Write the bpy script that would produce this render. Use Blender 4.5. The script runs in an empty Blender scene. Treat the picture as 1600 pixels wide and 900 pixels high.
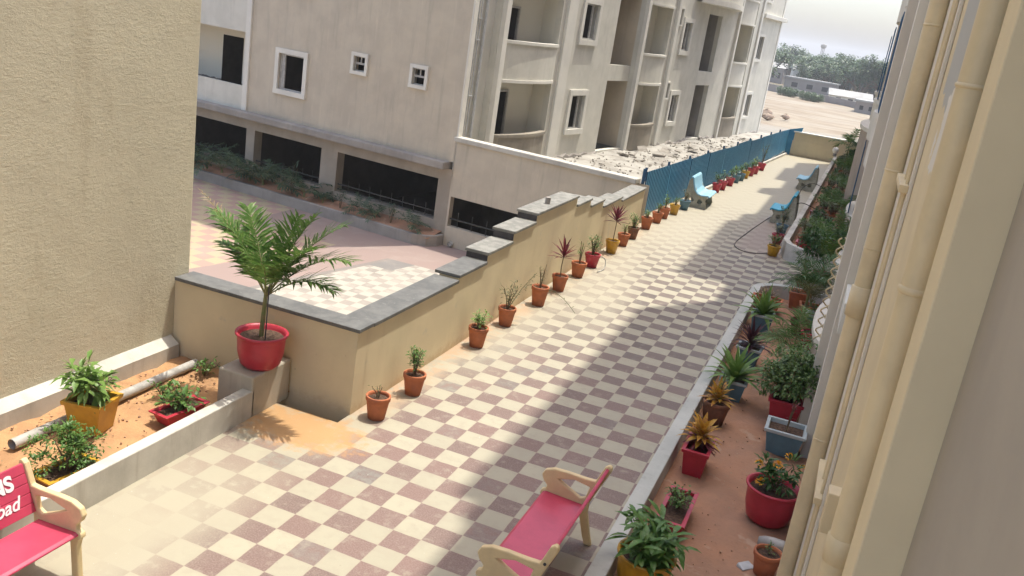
import bpy, bmesh, math, random
from mathutils import Vector, Matrix, Quaternion
R = random.Random(7)
C = bpy.context.scene.collection
PI = math.pi
# ------------------------------------------------------------------ camera, world, sun, exposure
sc = bpy.context.scene
cd = bpy.data.cameras.new('camera'); cam = bpy.data.objects.new('camera', cd); C.objects.link(cam)
cd.sensor_width = 36; cd.lens = 1429.78/1600*36; cd.clip_end = 6000; cd.clip_start = 0.05
pitch, roll, yaw, H = .2920558, .15278811, -.33226638, 4.88
fw = Vector((math.sin(yaw), math.cos(yaw), 0)); ri = Vector((math.cos(yaw), -math.sin(yaw), 0)); up = Vector((0, 0, 1))
dv = fw*math.cos(pitch) - up*math.sin(pitch); uv_ = up*math.cos(pitch) + fw*math.sin(pitch)
r2 = ri*math.cos(roll) + uv_*math.sin(roll); u2 = -ri*math.sin(roll) + uv_*math.cos(roll)
m = Matrix((r2, u2, -dv)).transposed().to_4x4(); m.translation = Vector((0, 0, H)); cam.matrix_world = m
sc.camera = cam
w = bpy.data.worlds.new('World'); sc.world = w; w.use_nodes = True
nt = w.node_tree; bg = nt.nodes['Background']; sky = nt.nodes.new('ShaderNodeTexSky'); sky.sky_type = 'NISHITA'
SUN_EL, SUN_AZ = math.radians(75), math.radians(34.4)
sky.sun_disc = False; sky.sun_elevation = SUN_EL; sky.sun_rotation = SUN_AZ
sky.air_density = 1.0; sky.dust_density = 3.8; sky.ozone_density = 1.2; sky.altitude = 0
nt.links.new(sky.outputs[0], bg.inputs[0]); bg.inputs[1].default_value = 0.15
sl = bpy.data.lights.new('sun', 'SUN'); sl.energy = 2.0; sl.angle = math.radians(0.55); sl.color = (1, .97, .87)
so = bpy.data.objects.new('sun', sl); C.objects.link(so)
sv = Vector((math.cos(SUN_EL)*math.sin(SUN_AZ), math.cos(SUN_EL)*math.cos(SUN_AZ), math.sin(SUN_EL)))
so.rotation_euler = sv.to_track_quat('Z', 'Y').to_euler(); so.location = (20, 30, 60)
sc.view_settings.view_transform = 'Standard'; sc.view_settings.look = 'None'
sc.view_settings.gamma = 1; sc.view_settings.exposure = 1.37

# ------------------------------------------------------------------ shader helpers
class S:                       # a socket with arithmetic
    def __init__(s, t, k): s.t = t; s.k = k
    def _m(s, op, *o, clamp=False):
        n = s.t.nodes.new('ShaderNodeMath'); n.operation = op; n.use_clamp = clamp
        for i, a in enumerate((s,)+o):
            if isinstance(a, S): s.t.links.new(a.k, n.inputs[i])
            else: n.inputs[i].default_value = a
        return S(s.t, n.outputs[0])
    def __add__(s, o): return s._m('ADD', o)
    def __sub__(s, o): return s._m('SUBTRACT', o)
    def __mul__(s, o): return s._m('MULTIPLY', o)
    def __truediv__(s, o): return s._m('DIVIDE', o)
    def floor(s): return s._m('FLOOR')
    def fract(s): return s._m('FRACT')
    def abs(s): return s._m('ABSOLUTE')
    def mod(s, o): return s._m('FLOORED_MODULO', o)
    def gt(s, o): return s._m('GREATER_THAN', o)
    def lt(s, o): return s._m('LESS_THAN', o)
    def mx(s, o): return s._m('MAXIMUM', o)
    def mn(s, o): return s._m('MINIMUM', o)
    def step(s, a, b):         # smooth 0..1 between a and b (a may exceed b)
        n = s.t.nodes.new('ShaderNodeMapRange'); n.interpolation_type = 'SMOOTHSTEP'
        s.t.links.new(s.k, n.inputs[0])
        if a > b: n.inputs[1].default_value = b; n.inputs[2].default_value = a; n.inputs[3].default_value = 1; n.inputs[4].default_value = 0
        else: n.inputs[1].default_value = a; n.inputs[2].default_value = b
        return S(s.t, n.outputs[0])
class Mat:
    def __init__(s, name, rough=.8, spec=.3):
        s.m = bpy.data.materials.new(name); s.m.use_nodes = True; s.t = s.m.node_tree
        s.b = s.t.nodes['Principled BSDF']; s.b.inputs['Roughness'].default_value = rough
        s.b.inputs['Specular IOR Level'].default_value = spec
        g = s.t.nodes.new('ShaderNodeTexCoord'); s.co = g.outputs['Object']
    def world(s):
        g = s.t.nodes.new('ShaderNodeNewGeometry'); s.co = g.outputs['Position']; return s
    def xyz(s):
        n = s.t.nodes.new('ShaderNodeSeparateXYZ'); s.t.links.new(s.co, n.inputs[0])
        return [S(s.t, o) for o in n.outputs]
    def noise(s, scale, detail=4, rough=.6, stretch=None, dist=0):
        n = s.t.nodes.new('ShaderNodeTexNoise'); n.inputs['Scale'].default_value = scale
        n.inputs['Detail'].default_value = detail; n.inputs['Roughness'].default_value = rough; n.inputs['Distortion'].default_value = dist
        src = s.co
        if stretch:
            mp = s.t.nodes.new('ShaderNodeMapping'); mp.inputs['Scale'].default_value = stretch
            s.t.links.new(src, mp.inputs[0]); src = mp.outputs[0]
        s.t.links.new(src, n.inputs['Vector']); return S(s.t, n.outputs[0])
    def white(s, *c):
        cb = s.t.nodes.new('ShaderNodeCombineXYZ')
        for i, a in enumerate(c): s.t.links.new(a.k, cb.inputs[i])
        n = s.t.nodes.new('ShaderNodeTexWhiteNoise'); s.t.links.new(cb.outputs[0], n.inputs[0]); return S(s.t, n.outputs[0])
    def mix(s, f, a, b):
        n = s.t.nodes.new('ShaderNodeMix'); n.data_type = 'RGBA'
        def put(i, v):
            if isinstance(v, S): s.t.links.new(v.k, n.inputs[i])
            elif isinstance(v, (int, float)): n.inputs[i].default_value = v
            elif isinstance(v, tuple): n.inputs[i].default_value = (*v, 1)
            else: s.t.links.new(v, n.inputs[i])
        put(0, f); put(6, a); put(7, b); return n.outputs[2]
    def color(s, c, gain=1):
        if gain != 1:
            n = s.t.nodes.new('ShaderNodeMix'); n.data_type = 'RGBA'; n.blend_type = 'MULTIPLY'; n.inputs[0].default_value = 1
            s.t.links.new(c, n.inputs[6]); n.inputs[7].default_value = (gain, gain, gain, 1); c = n.outputs[2]
        if isinstance(c, tuple): s.b.inputs['Base Color'].default_value = (*c, 1)
        else: s.t.links.new(c, s.b.inputs['Base Color'])
        return s
    def bump(s, h, strength=.3, dist=.01):
        n = s.t.nodes.new('ShaderNodeBump'); n.inputs['Strength'].default_value = strength; n.inputs['Distance'].default_value = dist
        s.t.links.new(h.k, n.inputs['Height']); s.t.links.new(n.outputs[0], s.b.inputs['Normal']); return s
def plain(name, c1, c2=None, scale=6, rough=.8, bump=0, bscale=40, bdist=.01, spec=.3, contrast=(.35, .65), stretch=None):
    M = Mat(name, rough, spec); c2 = c2 or tuple(x*.8 for x in c1)
    n = M.noise(scale, 6, .62, stretch); M.color(M.mix(n.step(*contrast), c1, c2))
    if bump: M.bump(M.noise(bscale, 6, .7), bump, bdist)
    return M.m
def leafmat(name, c1, c2, c3=None, trans=.25):
    M = Mat(name, .45, .4); n = M.noise(9, 3); c = M.mix(n.step(.35, .65), c1, c2)
    if c3: c = M.mix(M.noise(23, 2).step(.55, .7), c, c3)
    M.color(c)
    t = M.t.nodes.new('ShaderNodeBsdfTranslucent'); M.t.links.new(M.b.inputs['Base Color'].links[0].from_socket, t.inputs[0])
    mx = M.t.nodes.new('ShaderNodeMixShader'); mx.inputs[0].default_value = trans
    M.t.links.new(M.b.outputs[0], mx.inputs[1]); M.t.links.new(t.outputs[0], mx.inputs[2])
    M.t.links.new(mx.outputs[0], M.t.nodes['Material Output'].inputs[0]); return M.m

# ------------------------------------------------------------------ mesh helpers
class MB:
    def __init__(s): s.v = []; s.f = []; s.sm = []
    def add(s, vs, fs, smooth=False):
        o = len(s.v); s.v += [tuple(v) for v in vs]; s.f += [tuple(i+o for i in f) for f in fs]; s.sm += [smooth]*len(fs); return s
    def box(s, x0, x1, y0, y1, z0, z1):
        return s.add([(x0,y0,z0),(x1,y0,z0),(x1,y1,z0),(x0,y1,z0),(x0,y0,z1),(x1,y0,z1),(x1,y1,z1),(x0,y1,z1)],
                     [(0,3,2,1),(4,5,6,7),(0,1,5,4),(1,2,6,5),(2,3,7,6),(3,0,4,7)])
    def quad(s, a, b, c, d): return s.add([a,b,c,d], [(0,1,2,3)])
    def tube(s, pts, rad, n=8, caps=True, smooth=True):
        pts = [Vector(p) for p in pts]; k = len(pts)
        if not isinstance(rad, (list, tuple)): rad = [rad]*k
        vs = []; x = None
        for i, p in enumerate(pts):
            t = (pts[min(i+1, k-1)] - pts[max(i-1, 0)])
            t = t.normalized() if t.length > 1e-9 else Vector((0,0,1))
            if x is None: x = t.orthogonal().normalized()
            else:
                x = x - t*x.dot(t); x = x.normalized() if x.length > 1e-6 else t.orthogonal().normalized()
            y = t.cross(x)
            for j in range(n):
                a = 2*PI*j/n; vs.append(p + (x*math.cos(a) + y*math.sin(a))*rad[i])
        fs = [(i*n+j, i*n+(j+1)%n, (i+1)*n+(j+1)%n, (i+1)*n+j) for i in range(k-1) for j in range(n)]
        s.add(vs, fs, smooth)
        if caps: s.add(vs[:n], [tuple(range(n))[::-1]]); s.add(vs[-n:], [tuple(range(n))])
        return s
    def lathe(s, prof, c=(0,0,0), n=24, smooth=True):
        vs = [(c[0]+r*math.cos(2*PI*j/n), c[1]+r*math.sin(2*PI*j/n), c[2]+z) for r, z in prof for j in range(n)]
        fs = [(i*n+j, i*n+(j+1)%n, (i+1)*n+(j+1)%n, (i+1)*n+j) for i in range(len(prof)-1) for j in range(n)]
        return s.add(vs, fs, smooth)
    def rings(s, rings, closed=True, smooth=False):      # loft of equal-length loops
        n = len(rings[0]); vs = [p for r in rings for p in r]
        fs = [(i*n+j, i*n+(j+1)%n, (i+1)*n+(j+1)%n, (i+1)*n+j) for i in range(len(rings)-1) for j in range(n if closed else n-1)]
        return s.add(vs, fs, smooth)
    def leaf(s, o, d, L, W, droop=.5, up=Vector((0,0,1)), seg=3, fold=.25, shape=1.0):
        o = Vector(o); d = Vector(d).normalized(); side = d.cross(up)
        side = side.normalized() if side.length > 1e-3 else Vector((1,0,0))
        p = o.copy(); vs = []; st = L/seg
        for i in range(seg+1):
            t = i/seg; wd = W*.5*max(.0, math.sin(PI*min(1, (t*.94+.06))**shape)) if i < seg else 0
            nrm = side.cross(d)
            vs += [p + side*wd + nrm*wd*fold, p, p - side*wd + nrm*wd*fold]
            d = (d + Vector((0,0,-droop/seg))).normalized(); p = p + d*st
        fs = []
        for i in range(seg):
            a = i*3; fs += [(a, a+1, a+4, a+3), (a+1, a+2, a+5, a+4)]
        return s.add(vs, fs, True)
    def build(s, name, mat, parent=None, loc=None, rot=None):
        me = bpy.data.meshes.new(name); me.from_pydata(s.v, [], s.f); me.validate(verbose=False) if False else None
        me.polygons.foreach_set('use_smooth', s.sm); me.materials.append(mat); me.update()
        o = bpy.data.objects.new(name, me); C.objects.link(o)
        if parent: o.parent = parent
        if loc: o.location = loc
        if rot: o.rotation_euler = rot
        return o
def bevel(o, w=.01, seg=2):
    md = o.modifiers.new('bevel', 'BEVEL'); md.width = w; md.segments = seg; md.limit_method = 'ANGLE'; md.angle_limit = math.radians(40); return o
def tag(o, label, cat, group=None, kind=None):
    if label: o['label'] = label
    if cat: o['category'] = cat
    if group: o['group'] = group
    if kind: o['kind'] = kind
    return o
def struct(o): o['kind'] = 'structure'; return o
def empty(name, loc, rz=0, label=None, cat=None, group=None):
    o = bpy.data.objects.new(name, None); o.empty_display_size = .2; C.objects.link(o); o.location = loc; o.rotation_euler = (0,0,rz)
    return tag(o, label, cat, group)
def copy_tree(o, parent=None):
    c = o.copy(); C.objects.link(c)
    if parent: c.parent = parent
    for ch in list(o.children): copy_tree(ch, c)
    return c
def poly_plate(outer, holes, thick, axis, at, name, mat, parent=None, bev=0):
    """plate cut from a 2-D outline (u, z); axis 'y': u is x and thickness runs along y; axis 'x' likewise"""
    bm = bmesh.new()
    for loop in [outer]+holes:
        vs = [bm.verts.new((u, 0, z)) for u, z in loop]
        for i in range(len(vs)): bm.edges.new((vs[i], vs[(i+1) % len(vs)]))
    bmesh.ops.triangle_fill(bm, use_beauty=True, use_dissolve=False, edges=bm.edges[:])
    r = bmesh.ops.extrude_face_region(bm, geom=bm.faces[:])
    bmesh.ops.translate(bm, vec=(0, thick, 0), verts=[e for e in r['geom'] if isinstance(e, bmesh.types.BMVert)])
    bmesh.ops.recalc_face_normals(bm, faces=bm.faces[:])
    me = bpy.data.meshes.new(name); bm.to_mesh(me); bm.free(); me.materials.append(mat)
    o = bpy.data.objects.new(name, me); C.objects.link(o)
    if axis == 'x': o.rotation_euler = (0, 0, PI/2)
    o.location = at
    if parent: o.parent = parent
    if bev: bevel(o, bev)
    return o
def wall_panel(mb, P, u0, u1, z0, z1, holes, depth):
    """wall face with rectangular openings; P(u, z, off) gives a point; reveals go in by depth"""
    us = sorted({u0, u1, *[h[0] for h in holes], *[h[1] for h in holes]}); zs = sorted({z0, z1, *[h[2] for h in holes], *[h[3] for h in holes]})
    us = [u for u in us if u0 <= u <= u1]; zs = [z for z in zs if z0 <= z <= z1]
    inh = lambda u, z: any(h[0] < u < h[1] and h[2] < z < h[3] for h in holes)
    for a, b in zip(us, us[1:]):
        for c, d in zip(zs, zs[1:]):
            if not inh((a+b)/2, (c+d)/2): mb.quad(P(a,c,0), P(b,c,0), P(b,d,0), P(a,d,0))
    for a, b, c, d in holes:
        b2, a2, c2, d2 = min(b,u1), max(a,u0), max(c,z0), min(d,z1)
        mb.quad(P(a2,c2,0), P(b2,c2,0), P(b2,c2,-depth), P(a2,c2,-depth)); mb.quad(P(a2,d2,0), P(b2,d2,0), P(b2,d2,-depth), P(a2,d2,-depth))
        mb.quad(P(a2,c2,0), P(a2,d2,0), P(a2,d2,-depth), P(a2,c2,-depth)); mb.quad(P(b2,c2,0), P(b2,d2,0), P(b2,d2,-depth), P(b2,c2,-depth))
def room(mb, P, u0, u1, z0, z1, o0, o1):       # five inner faces behind an opening, from offset o0 back to o1
    mb.quad(P(u0,z0,o1), P(u1,z0,o1), P(u1,z1,o1), P(u0,z1,o1)); mb.quad(P(u0,z0,o0), P(u1,z0,o0), P(u1,z0,o1), P(u0,z0,o1))
    mb.quad(P(u0,z1,o0), P(u1,z1,o0), P(u1,z1,o1), P(u0,z1,o1)); mb.quad(P(u0,z0,o0), P(u0,z1,o0), P(u0,z1,o1), P(u0,z0,o1))
    mb.quad(P(u1,z0,o0), P(u1,z1,o0), P(u1,z1,o1), P(u1,z0,o1))
def pbox(mb, P, u0, u1, z0, z1, o0, o1):       # box in a wall's own coordinates
    q = [P(u,z,o) for o in (o0,o1) for z in (z0,z1) for u in (u0,u1)]
    mb.add(q, [(0,1,3,2),(4,6,7,5),(0,4,5,1),(2,3,7,6),(0,2,6,4),(1,5,7,3)])

# ------------------------------------------------------------------ materials
def walkway_mat():
    M = Mat('checker_tiles', .62, .35).world(); x, y, z = M.xyz()
    wob = M.noise(5, 3, .6); wob2 = M.noise(6.3, 3, .6); u = (x + 3.2347)/.30017 + (wob-.5)*.045; v = (y - 8.5088)/.30017 + (wob2-.5)*.045
    par = (u.floor() + v.floor()).mod(2.0).gt(.5)                     # 0 = dark tile
    rn = M.white(u.floor(), v.floor()); rn2 = M.white(v.floor(), u.floor())
    fine = M.noise(60, 5, .75); mid = M.noise(7, 5, .65); big = M.noise(1.1, 4, .6)
    dark = M.mix(rn, (.26,.160,.135), (.185,.130,.112)); dark = M.mix(fine.step(.40,.66), dark, (.33,.235,.195)); dark = M.mix(mid.step(.5,.75)*.5, dark, (.33,.25,.21))
    dark = M.mix(rn2.step(.72,1)*mid.step(.35,.6), dark, (.26,.235,.205))
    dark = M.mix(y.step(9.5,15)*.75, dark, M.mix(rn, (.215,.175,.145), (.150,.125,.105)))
    light = M.mix(rn2, (.50,.455,.335), (.445,.405,.30)); light = M.mix(mid.step(.45,.7)*.5, light, (.40,.35,.265))
    c = M.mix(par, dark, light)
    g = (u.fract()-.5).abs().mx((v.fract()-.5).abs()).gt(.488)
    c = M.mix(g*.5, c, (.43,.34,.27))
    c = M.mix(M.noise(.9,6,.68).step(.52,.72)*.22, c, (.27,.22,.17)); c = M.mix(M.noise(19,3,.6).step(.66,.74)*.35, c, (.24,.19,.15))
    # pale dust that hides the pattern in places
    dwall = x.step(-3.5,-4.6)*y.step(9.5,13)*.75
    dleft = x.step(-4.2,-5.0)*y.step(8.6,5.8)*.9
    dgate = (y.step(8.0,9.0)*x.step(-4.3,-4.75)).mx(y.step(7.3,8.4)*x.step(-4.25,-4.9))*.9
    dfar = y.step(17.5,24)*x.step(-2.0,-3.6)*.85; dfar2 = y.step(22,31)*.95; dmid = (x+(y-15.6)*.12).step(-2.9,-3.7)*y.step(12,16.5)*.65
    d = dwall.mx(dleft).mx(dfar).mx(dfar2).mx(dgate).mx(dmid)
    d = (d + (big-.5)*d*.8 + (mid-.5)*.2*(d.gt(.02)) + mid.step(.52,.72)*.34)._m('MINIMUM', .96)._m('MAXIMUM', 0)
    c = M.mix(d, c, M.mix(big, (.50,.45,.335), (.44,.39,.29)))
    # bare pinkish screed by the hose
    sc_ = x.step(-2.5,-2.0)*y.step(22.5,24)*y.step(30,27); c = M.mix(sc_*.75, c, (.36,.27,.22))
    # orange soil washed out of the pots and the garden
    dx = (x+5.15)/.85; dy = (y-8.25)/.5; blob = (dx*dx+dy*dy + (mid-.5)*3.2 + (fine-.5)*1.2).step(1.35,.25)
    strip = x.step(-4.35,-4.75)*y.step(8.6,9.4)*(mid+ (big-.5)).step(.42,.62)*.75
    c = M.mix(blob*.85, c, (.60,.33,.13)); c = M.mix(strip, c, (.56,.36,.22))
    # white paint flecks and crumbs
    sp = M.noise(34, 2, .5).step(.735,.75)*M.noise(2.1, 2).step(.45,.6); c = M.mix(sp*.8, c, (.75,.72,.66))
    M.color(c, .76); M.bump(fine + mid*.6 - g.mx(S(M.t, g.k))*.8, .25, .004); return M.m
def court_mat():
    M = Mat('courtyard_tiles', .7, .3).world(); x, y, z = M.xyz()
    mid = M.noise(3, 4, .6); fine = M.noise(40, 4, .7)
    u = x/.3; v = (y+.12)/.3; par = (u.floor()+v.floor()).mod(2.0).gt(.5); rn = M.white(u.floor(), v.floor())
    white = M.mix(par*(mid.step(.3,.55)*.7+.3), (.53,.49,.41), M.mix(rn, (.33,.29,.25), (.45,.40,.34)))
    u2 = (x*.988-y*.15)/.42; v2 = (x*.15+y*.988)/.42; par2 = (u2.floor()+v2.floor()).mod(2.0).gt(.5)
    yel = M.mix(par2, (.50,.335,.27), (.54,.44,.28)); pink = M.mix(fine, (.42,.305,.265), (.36,.27,.235))
    # white walk: right of the line (-12.05,17.5)-(-11.1,21.7), nearer than y 21.9
    l1 = (x+12.05)-(y-17.53)*.22
    zw = l1.gt(0)*y.lt(21.75); border = l1.abs().lt(.09)*y.lt(21.75)
    grey = (l1.gt(.05)*l1.lt(.75))*(y.gt(20.8)*y.lt(21.75))
    py = (x+14.2)-(y-16.4)*.25
    c = M.mix(py.gt(0)*y.gt(0), yel, pink); c = M.mix(zw, c, white); c = M.mix(border, c, (.30,.26,.23)); c = M.mix(grey, c, (.27,.25,.23))
    c = M.mix((y.gt(21.75)*y.lt(24.5)*x.gt(-16)), c, pink)
    c = M.mix(M.noise(1.2,4).step(.5,.7)*.3, c, (.50,.42,.35)); M.color(c, .72); M.bump(fine, .15, .004); return M.m
def terrain_mat():
    M = Mat('terrain', .95, .1).world(); x, y, z = M.xyz()
    n = M.noise(.5, 6, .7, (.35, 1, 1)); n2 = M.noise(.16, 6, .7, (.3,1,1)); n3 = M.noise(1.2, 5, .7, (.5,1,1))
    c = M.mix(n.step(.44,.56), (.47,.40,.30), (.36,.285,.205)); c = M.mix(n2.step(.48,.62)*.6, c, (.50,.45,.36)); c = M.mix(n3.step(.6,.75)*.5, c, (.25,.17,.11))
    c = M.mix((y + (n3-.5)*8).step(70, 62), c, M.mix(n3.step(.4,.6), (.46,.43,.375), (.38,.35,.30))); c = M.mix(y.step(150,175), c, M.mix(n2.step(.4,.6), (.16,.15,.09), (.33,.27,.19)))
    c = M.mix(y.step(400,900), c, (.11,.13,.09)); M.color(c, .60); return M.m
def stained(name, c1, c2, streak=.3, dirt=(.25,.22,.18), bump=.2, bscale=60, bdist=.006, rough=.9):
    M = Mat(name, rough, .2); n = M.noise(1.3, 6, .6); s_ = M.noise(1.2, 5, .7, (3.2,3.2,.28)); f = M.noise(bscale, 5, .7)
    c = M.mix(n.step(.35,.65), c1, c2); c = M.mix(s_.step(.52,.72)*streak, c, dirt); c = M.mix(s_.step(.45,.25)*streak*.8, c, tuple(min(.75,a*1.25) for a in c1))
    c = M.mix(f.step(.6,.75)*.25, c, dirt); M.color(c); M.bump(f + n*.5, bump, bdist); return M.m
def rough_plaster(name, c1, c2):
    M = Mat(name, .95, .15); x, y, z = M.xyz(); msk = M.noise(2.3, 4, .6).step(.35,.62)
    a = M.noise(13, 7, .74, (1, 1, 2.4)); v = M.noise(16, 6, .75, (1, 1, .45)); b = M.noise(75, 4, .7); n = M.noise(.9, 6, .6); blob = M.noise(19, 5, .8, (1,.8,1.5), 1.0)
    lowv = (z + (n-.5)*3).step(-5.6, -7.2)
    h_ = a*(msk*.8+.5) + v*lowv*1.2 + b*.3 + blob*.7
    c = M.mix(n.step(.3,.7), c1, c2); c = M.mix(a.step(.55,.75)*.28, c, tuple(k*.66 for k in c1)); c = M.mix(blob.step(.66,.8)*.35, c, tuple(min(.8,k*1.2) for k in c1))
    edge = (y + (v-.5)*.25).step(-.40,-.30); c = M.mix(edge*.6, c, (.50,.47,.36)); c = M.mix(edge*blob.step(.60,.66)*.6, c, (.30,.28,.21))
    c = M.mix((M.noise(1.7,5,.7,(1,1,.35)).step(.54,.70))*.4, c, tuple(k*.72 for k in c2))
    M.color(c); M.bump(h_, .6, .016); return M.m
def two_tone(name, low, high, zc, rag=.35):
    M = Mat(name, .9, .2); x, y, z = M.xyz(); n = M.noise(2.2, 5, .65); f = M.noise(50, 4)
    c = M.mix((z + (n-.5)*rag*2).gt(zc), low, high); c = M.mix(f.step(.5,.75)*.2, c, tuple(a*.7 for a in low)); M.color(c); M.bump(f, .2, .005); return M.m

m_walk = walkway_mat(); m_court = court_mat(); m_terr = terrain_mat()
m_cream = Mat('cream_wall_paint', .85, .2)
_x, _y, _z = m_cream.xyz(); _n = m_cream.noise(1.2,6,.6); _f = m_cream.noise(9,6,.7); _s = m_cream.noise(1.4,5,.7,(3,3,.25)); _g = m_cream.noise(70,5,.7)
_c = m_cream.mix(_n.step(.35,.65), (.66,.555,.36), (.60,.50,.325)); _c = m_cream.mix(_s.step(.55,.72)*.22, _c, (.47,.38,.24)); _c = m_cream.mix((_z + (_f-.5)*.35).step(.16,-.02)*.6, _c, (.46,.31,.18))
_c = m_cream.mix(m_cream.noise(2.6,4,.6).step(.66,.70)*.5, _c, (.50,.44,.33)); _c = m_cream.mix(m_cream.noise(22,2).step(.74,.76)*.5, _c, (.40,.33,.24))
m_cream.color(_c); m_cream.bump(_g*.5+_n+_f*.4, .2, .008); m_cream = m_cream.m
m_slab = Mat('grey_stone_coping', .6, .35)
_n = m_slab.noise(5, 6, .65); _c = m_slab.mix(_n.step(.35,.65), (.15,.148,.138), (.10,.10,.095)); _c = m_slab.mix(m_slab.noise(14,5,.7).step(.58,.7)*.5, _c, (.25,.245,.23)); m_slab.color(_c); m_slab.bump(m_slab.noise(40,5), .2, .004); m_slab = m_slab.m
m_slab2 = plain('sunlit_weathered_coping', (.26,.25,.22), (.18,.175,.155), 6, .75, .2, contrast=(.4,.6))  # weathered pale grey, with the brightness of the sunlit steps put into the colour
m_slab3 = stained('pale_cement_cap', (.50,.475,.415), (.42,.395,.345), .3)
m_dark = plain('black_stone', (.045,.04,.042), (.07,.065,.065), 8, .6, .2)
m_rough = rough_plaster('rough_sand_plaster', (.74,.645,.45), (.62,.53,.365))
m_pink = stained('pinkish_cement_render', (.52,.455,.355), (.46,.40,.315), .6, (.37,.33,.265), .2)
m_grey = stained('pale_grey_render', (.60,.575,.50), (.53,.51,.44), .28, (.36,.34,.30), .2)
m_white = stained('white_trim_paint', (.68,.655,.58), (.62,.595,.53), .15, (.5,.47,.42), .1)
m_tan = stained('tan_render', (.52,.44,.32), (.46,.39,.29), .25, (.28,.22,.16), .15)
m_conc = stained('bare_concrete', (.33,.30,.265), (.26,.235,.21), .3, (.17,.155,.14), .35, 40, .01)
m_parap = stained('unpainted_parapet_render', (.30,.265,.21), (.235,.21,.17), .5, (.42,.38,.32), .3, 30, .01)
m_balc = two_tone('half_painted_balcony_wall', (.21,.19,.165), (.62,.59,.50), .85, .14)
m_void = plain('dark_interior', (.05,.045,.04), (.035,.03,.028), 2)  # concrete rooms, their shade put into the near-black base colour
m_recess = stained('grey_recess_render', (.30,.28,.25), (.25,.235,.21), .3)
m_park = stained('grimy_parking_render', (.36,.31,.25), (.30,.26,.21), .4)
m_rail = plain('dull_steel_rail', (.06,.055,.05), (.04,.04,.035), 8, .8)
m_metal = plain('galvanised_pipe', (.5,.5,.49), (.42,.42,.41), 12, .4)
m_shut = plain('aluminium_window_frame', (.42,.41,.38), (.30,.29,.27), 12, .4)
m_rcream = stained('cream_facade_paint', (.70,.59,.385), (.65,.545,.355), .10, (.40,.33,.22), .1, 60, .003)
m_rwhite = stained('greyish_white_facade_paint', (.68,.63,.53), (.63,.58,.49), .14, (.42,.38,.32), .12, 40, .003)
m_rgrey = stained('grey_putty_wall', (.40,.355,.29), (.36,.32,.265), .15, (.31,.27,.23), .15, 30, .004)
m_mauve = stained('mauve_render', (.46,.38,.31), (.40,.33,.27), .2, (.28,.23,.2), .15)
m_pipe = plain('painted_cream_pipe', (.68,.55,.335), (.58,.47,.29), 3, .45, .05, spec=.45)
m_soil = plain('dark_pot_soil', (.075,.045,.03), (.14,.085,.055), 30, .95, .9, 60, .03, contrast=(.4,.6))
m_red_soil = Mat('red_earth', .95, .1)
_a = m_red_soil.noise(1.6,5,.6); _b = m_red_soil.noise(14,5,.7); _c = m_red_soil.mix(_a.step(.35,.65),(.40,.215,.13),(.32,.185,.12)); _c = m_red_soil.mix(_b.step(.55,.7)*.5,_c,(.27,.16,.11)); _c = m_red_soil.mix(m_red_soil.noise(3.1,3).step(.58,.68)*.45,_c,(.50,.37,.27)); m_red_soil.color(_c); m_red_soil.bump(_b,.5,.02); m_red_soil = m_red_soil.m
m_soilclod = plain('soil_clod', (.42,.25,.15), (.33,.20,.13), 8)
m_orange_soil = plain('orange_garden_earth', (.45,.26,.125), (.36,.20,.10), 3, .95, .5, 20, .02)
m_kerb = stained('weathered_white_kerb', (.56,.53,.465), (.42,.395,.345), .5, (.33,.29,.24), .3, 30, .006)
m_greykerb = stained('grey_painted_kerb', (.50,.50,.45), (.42,.425,.385), .4, (.27,.26,.24), .25, 30, .006)
m_blue = Mat('blue_painted_sheet', .5, .4)
_c = m_blue.mix(m_blue.noise(2.5,5).step(.35,.65), (.04,.20,.36), (.055,.25,.42)); _c = m_blue.mix(m_blue.noise(9,5,.7,(1,1,.2)).step(.6,.75)*.5,_c,(.13,.27,.36)); m_blue.color(_c); m_blue = m_blue.m
m_bluedk = plain('dark_blue_steel', (.02,.07,.14), (.03,.09,.16), 6, .5)
m_rubble_g = plain('rubble_ground', (.36,.34,.30), (.25,.23,.20), 1.2, .95, .7, 11, .02, contrast=(.4,.62))
m_stone = plain('rubble_stone', (.31,.285,.245), (.23,.205,.175), 4, .9, .5)
m_terra = plain('terracotta', (.45,.155,.07), (.33,.12,.065), 5, .8, .15, spec=.2)
m_potred = plain('red_plastic_pot', (.44,.028,.05), (.37,.022,.04), 5, .4, spec=.5)
m_potyel = plain('yellow_plastic_pot', (.55,.30,.025), (.46,.25,.02), 5, .4, spec=.5)
m_potblue = plain('blue_grey_plastic_pot', (.10,.19,.24), (.085,.16,.20), 5, .5, spec=.4)
m_potbrown = plain('brown_clay_pot', (.22,.10,.06), (.16,.08,.05), 9, .8)
m_rimblue = plain('pale_grey_pot_rim', (.42,.46,.45), (.36,.40,.40), 5, .5)
m_pink_seat = plain('pink_bench_paint', (.50,.055,.105), (.43,.045,.09), 4, .38, .04, spec=.5)
m_bcream = plain('cream_bench_concrete', (.68,.53,.29), (.60,.46,.26), 5, .55, .08)
m_lblue = plain('light_blue_bench_paint', (.30,.52,.62), (.25,.45,.56), 4, .5)
m_tblue = plain('turquoise_bench_paint', (.06,.38,.52), (.05,.33,.46), 4, .5)
m_bconc = plain('weathered_bench_concrete', (.44,.41,.31), (.32,.30,.23), 6, .85, .2)
m_letter = plain('white_lettering', (.80,.78,.76), (.76,.74,.72), 5, .5)
m_bark = plain('plant_stem', (.20,.14,.08), (.13,.10,.06), 20, .9)
m_greenstem = plain('green_stem', (.14,.17,.06), (.20,.17,.08), 20, .7)
m_grn = leafmat('green_leaves', (.075,.16,.035), (.12,.22,.045))
m_grn2 = leafmat('deep_green_leaves', (.045,.11,.03), (.075,.15,.04))
m_lime = leafmat('light_green_leaves', (.12,.22,.045), (.18,.29,.07))
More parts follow.
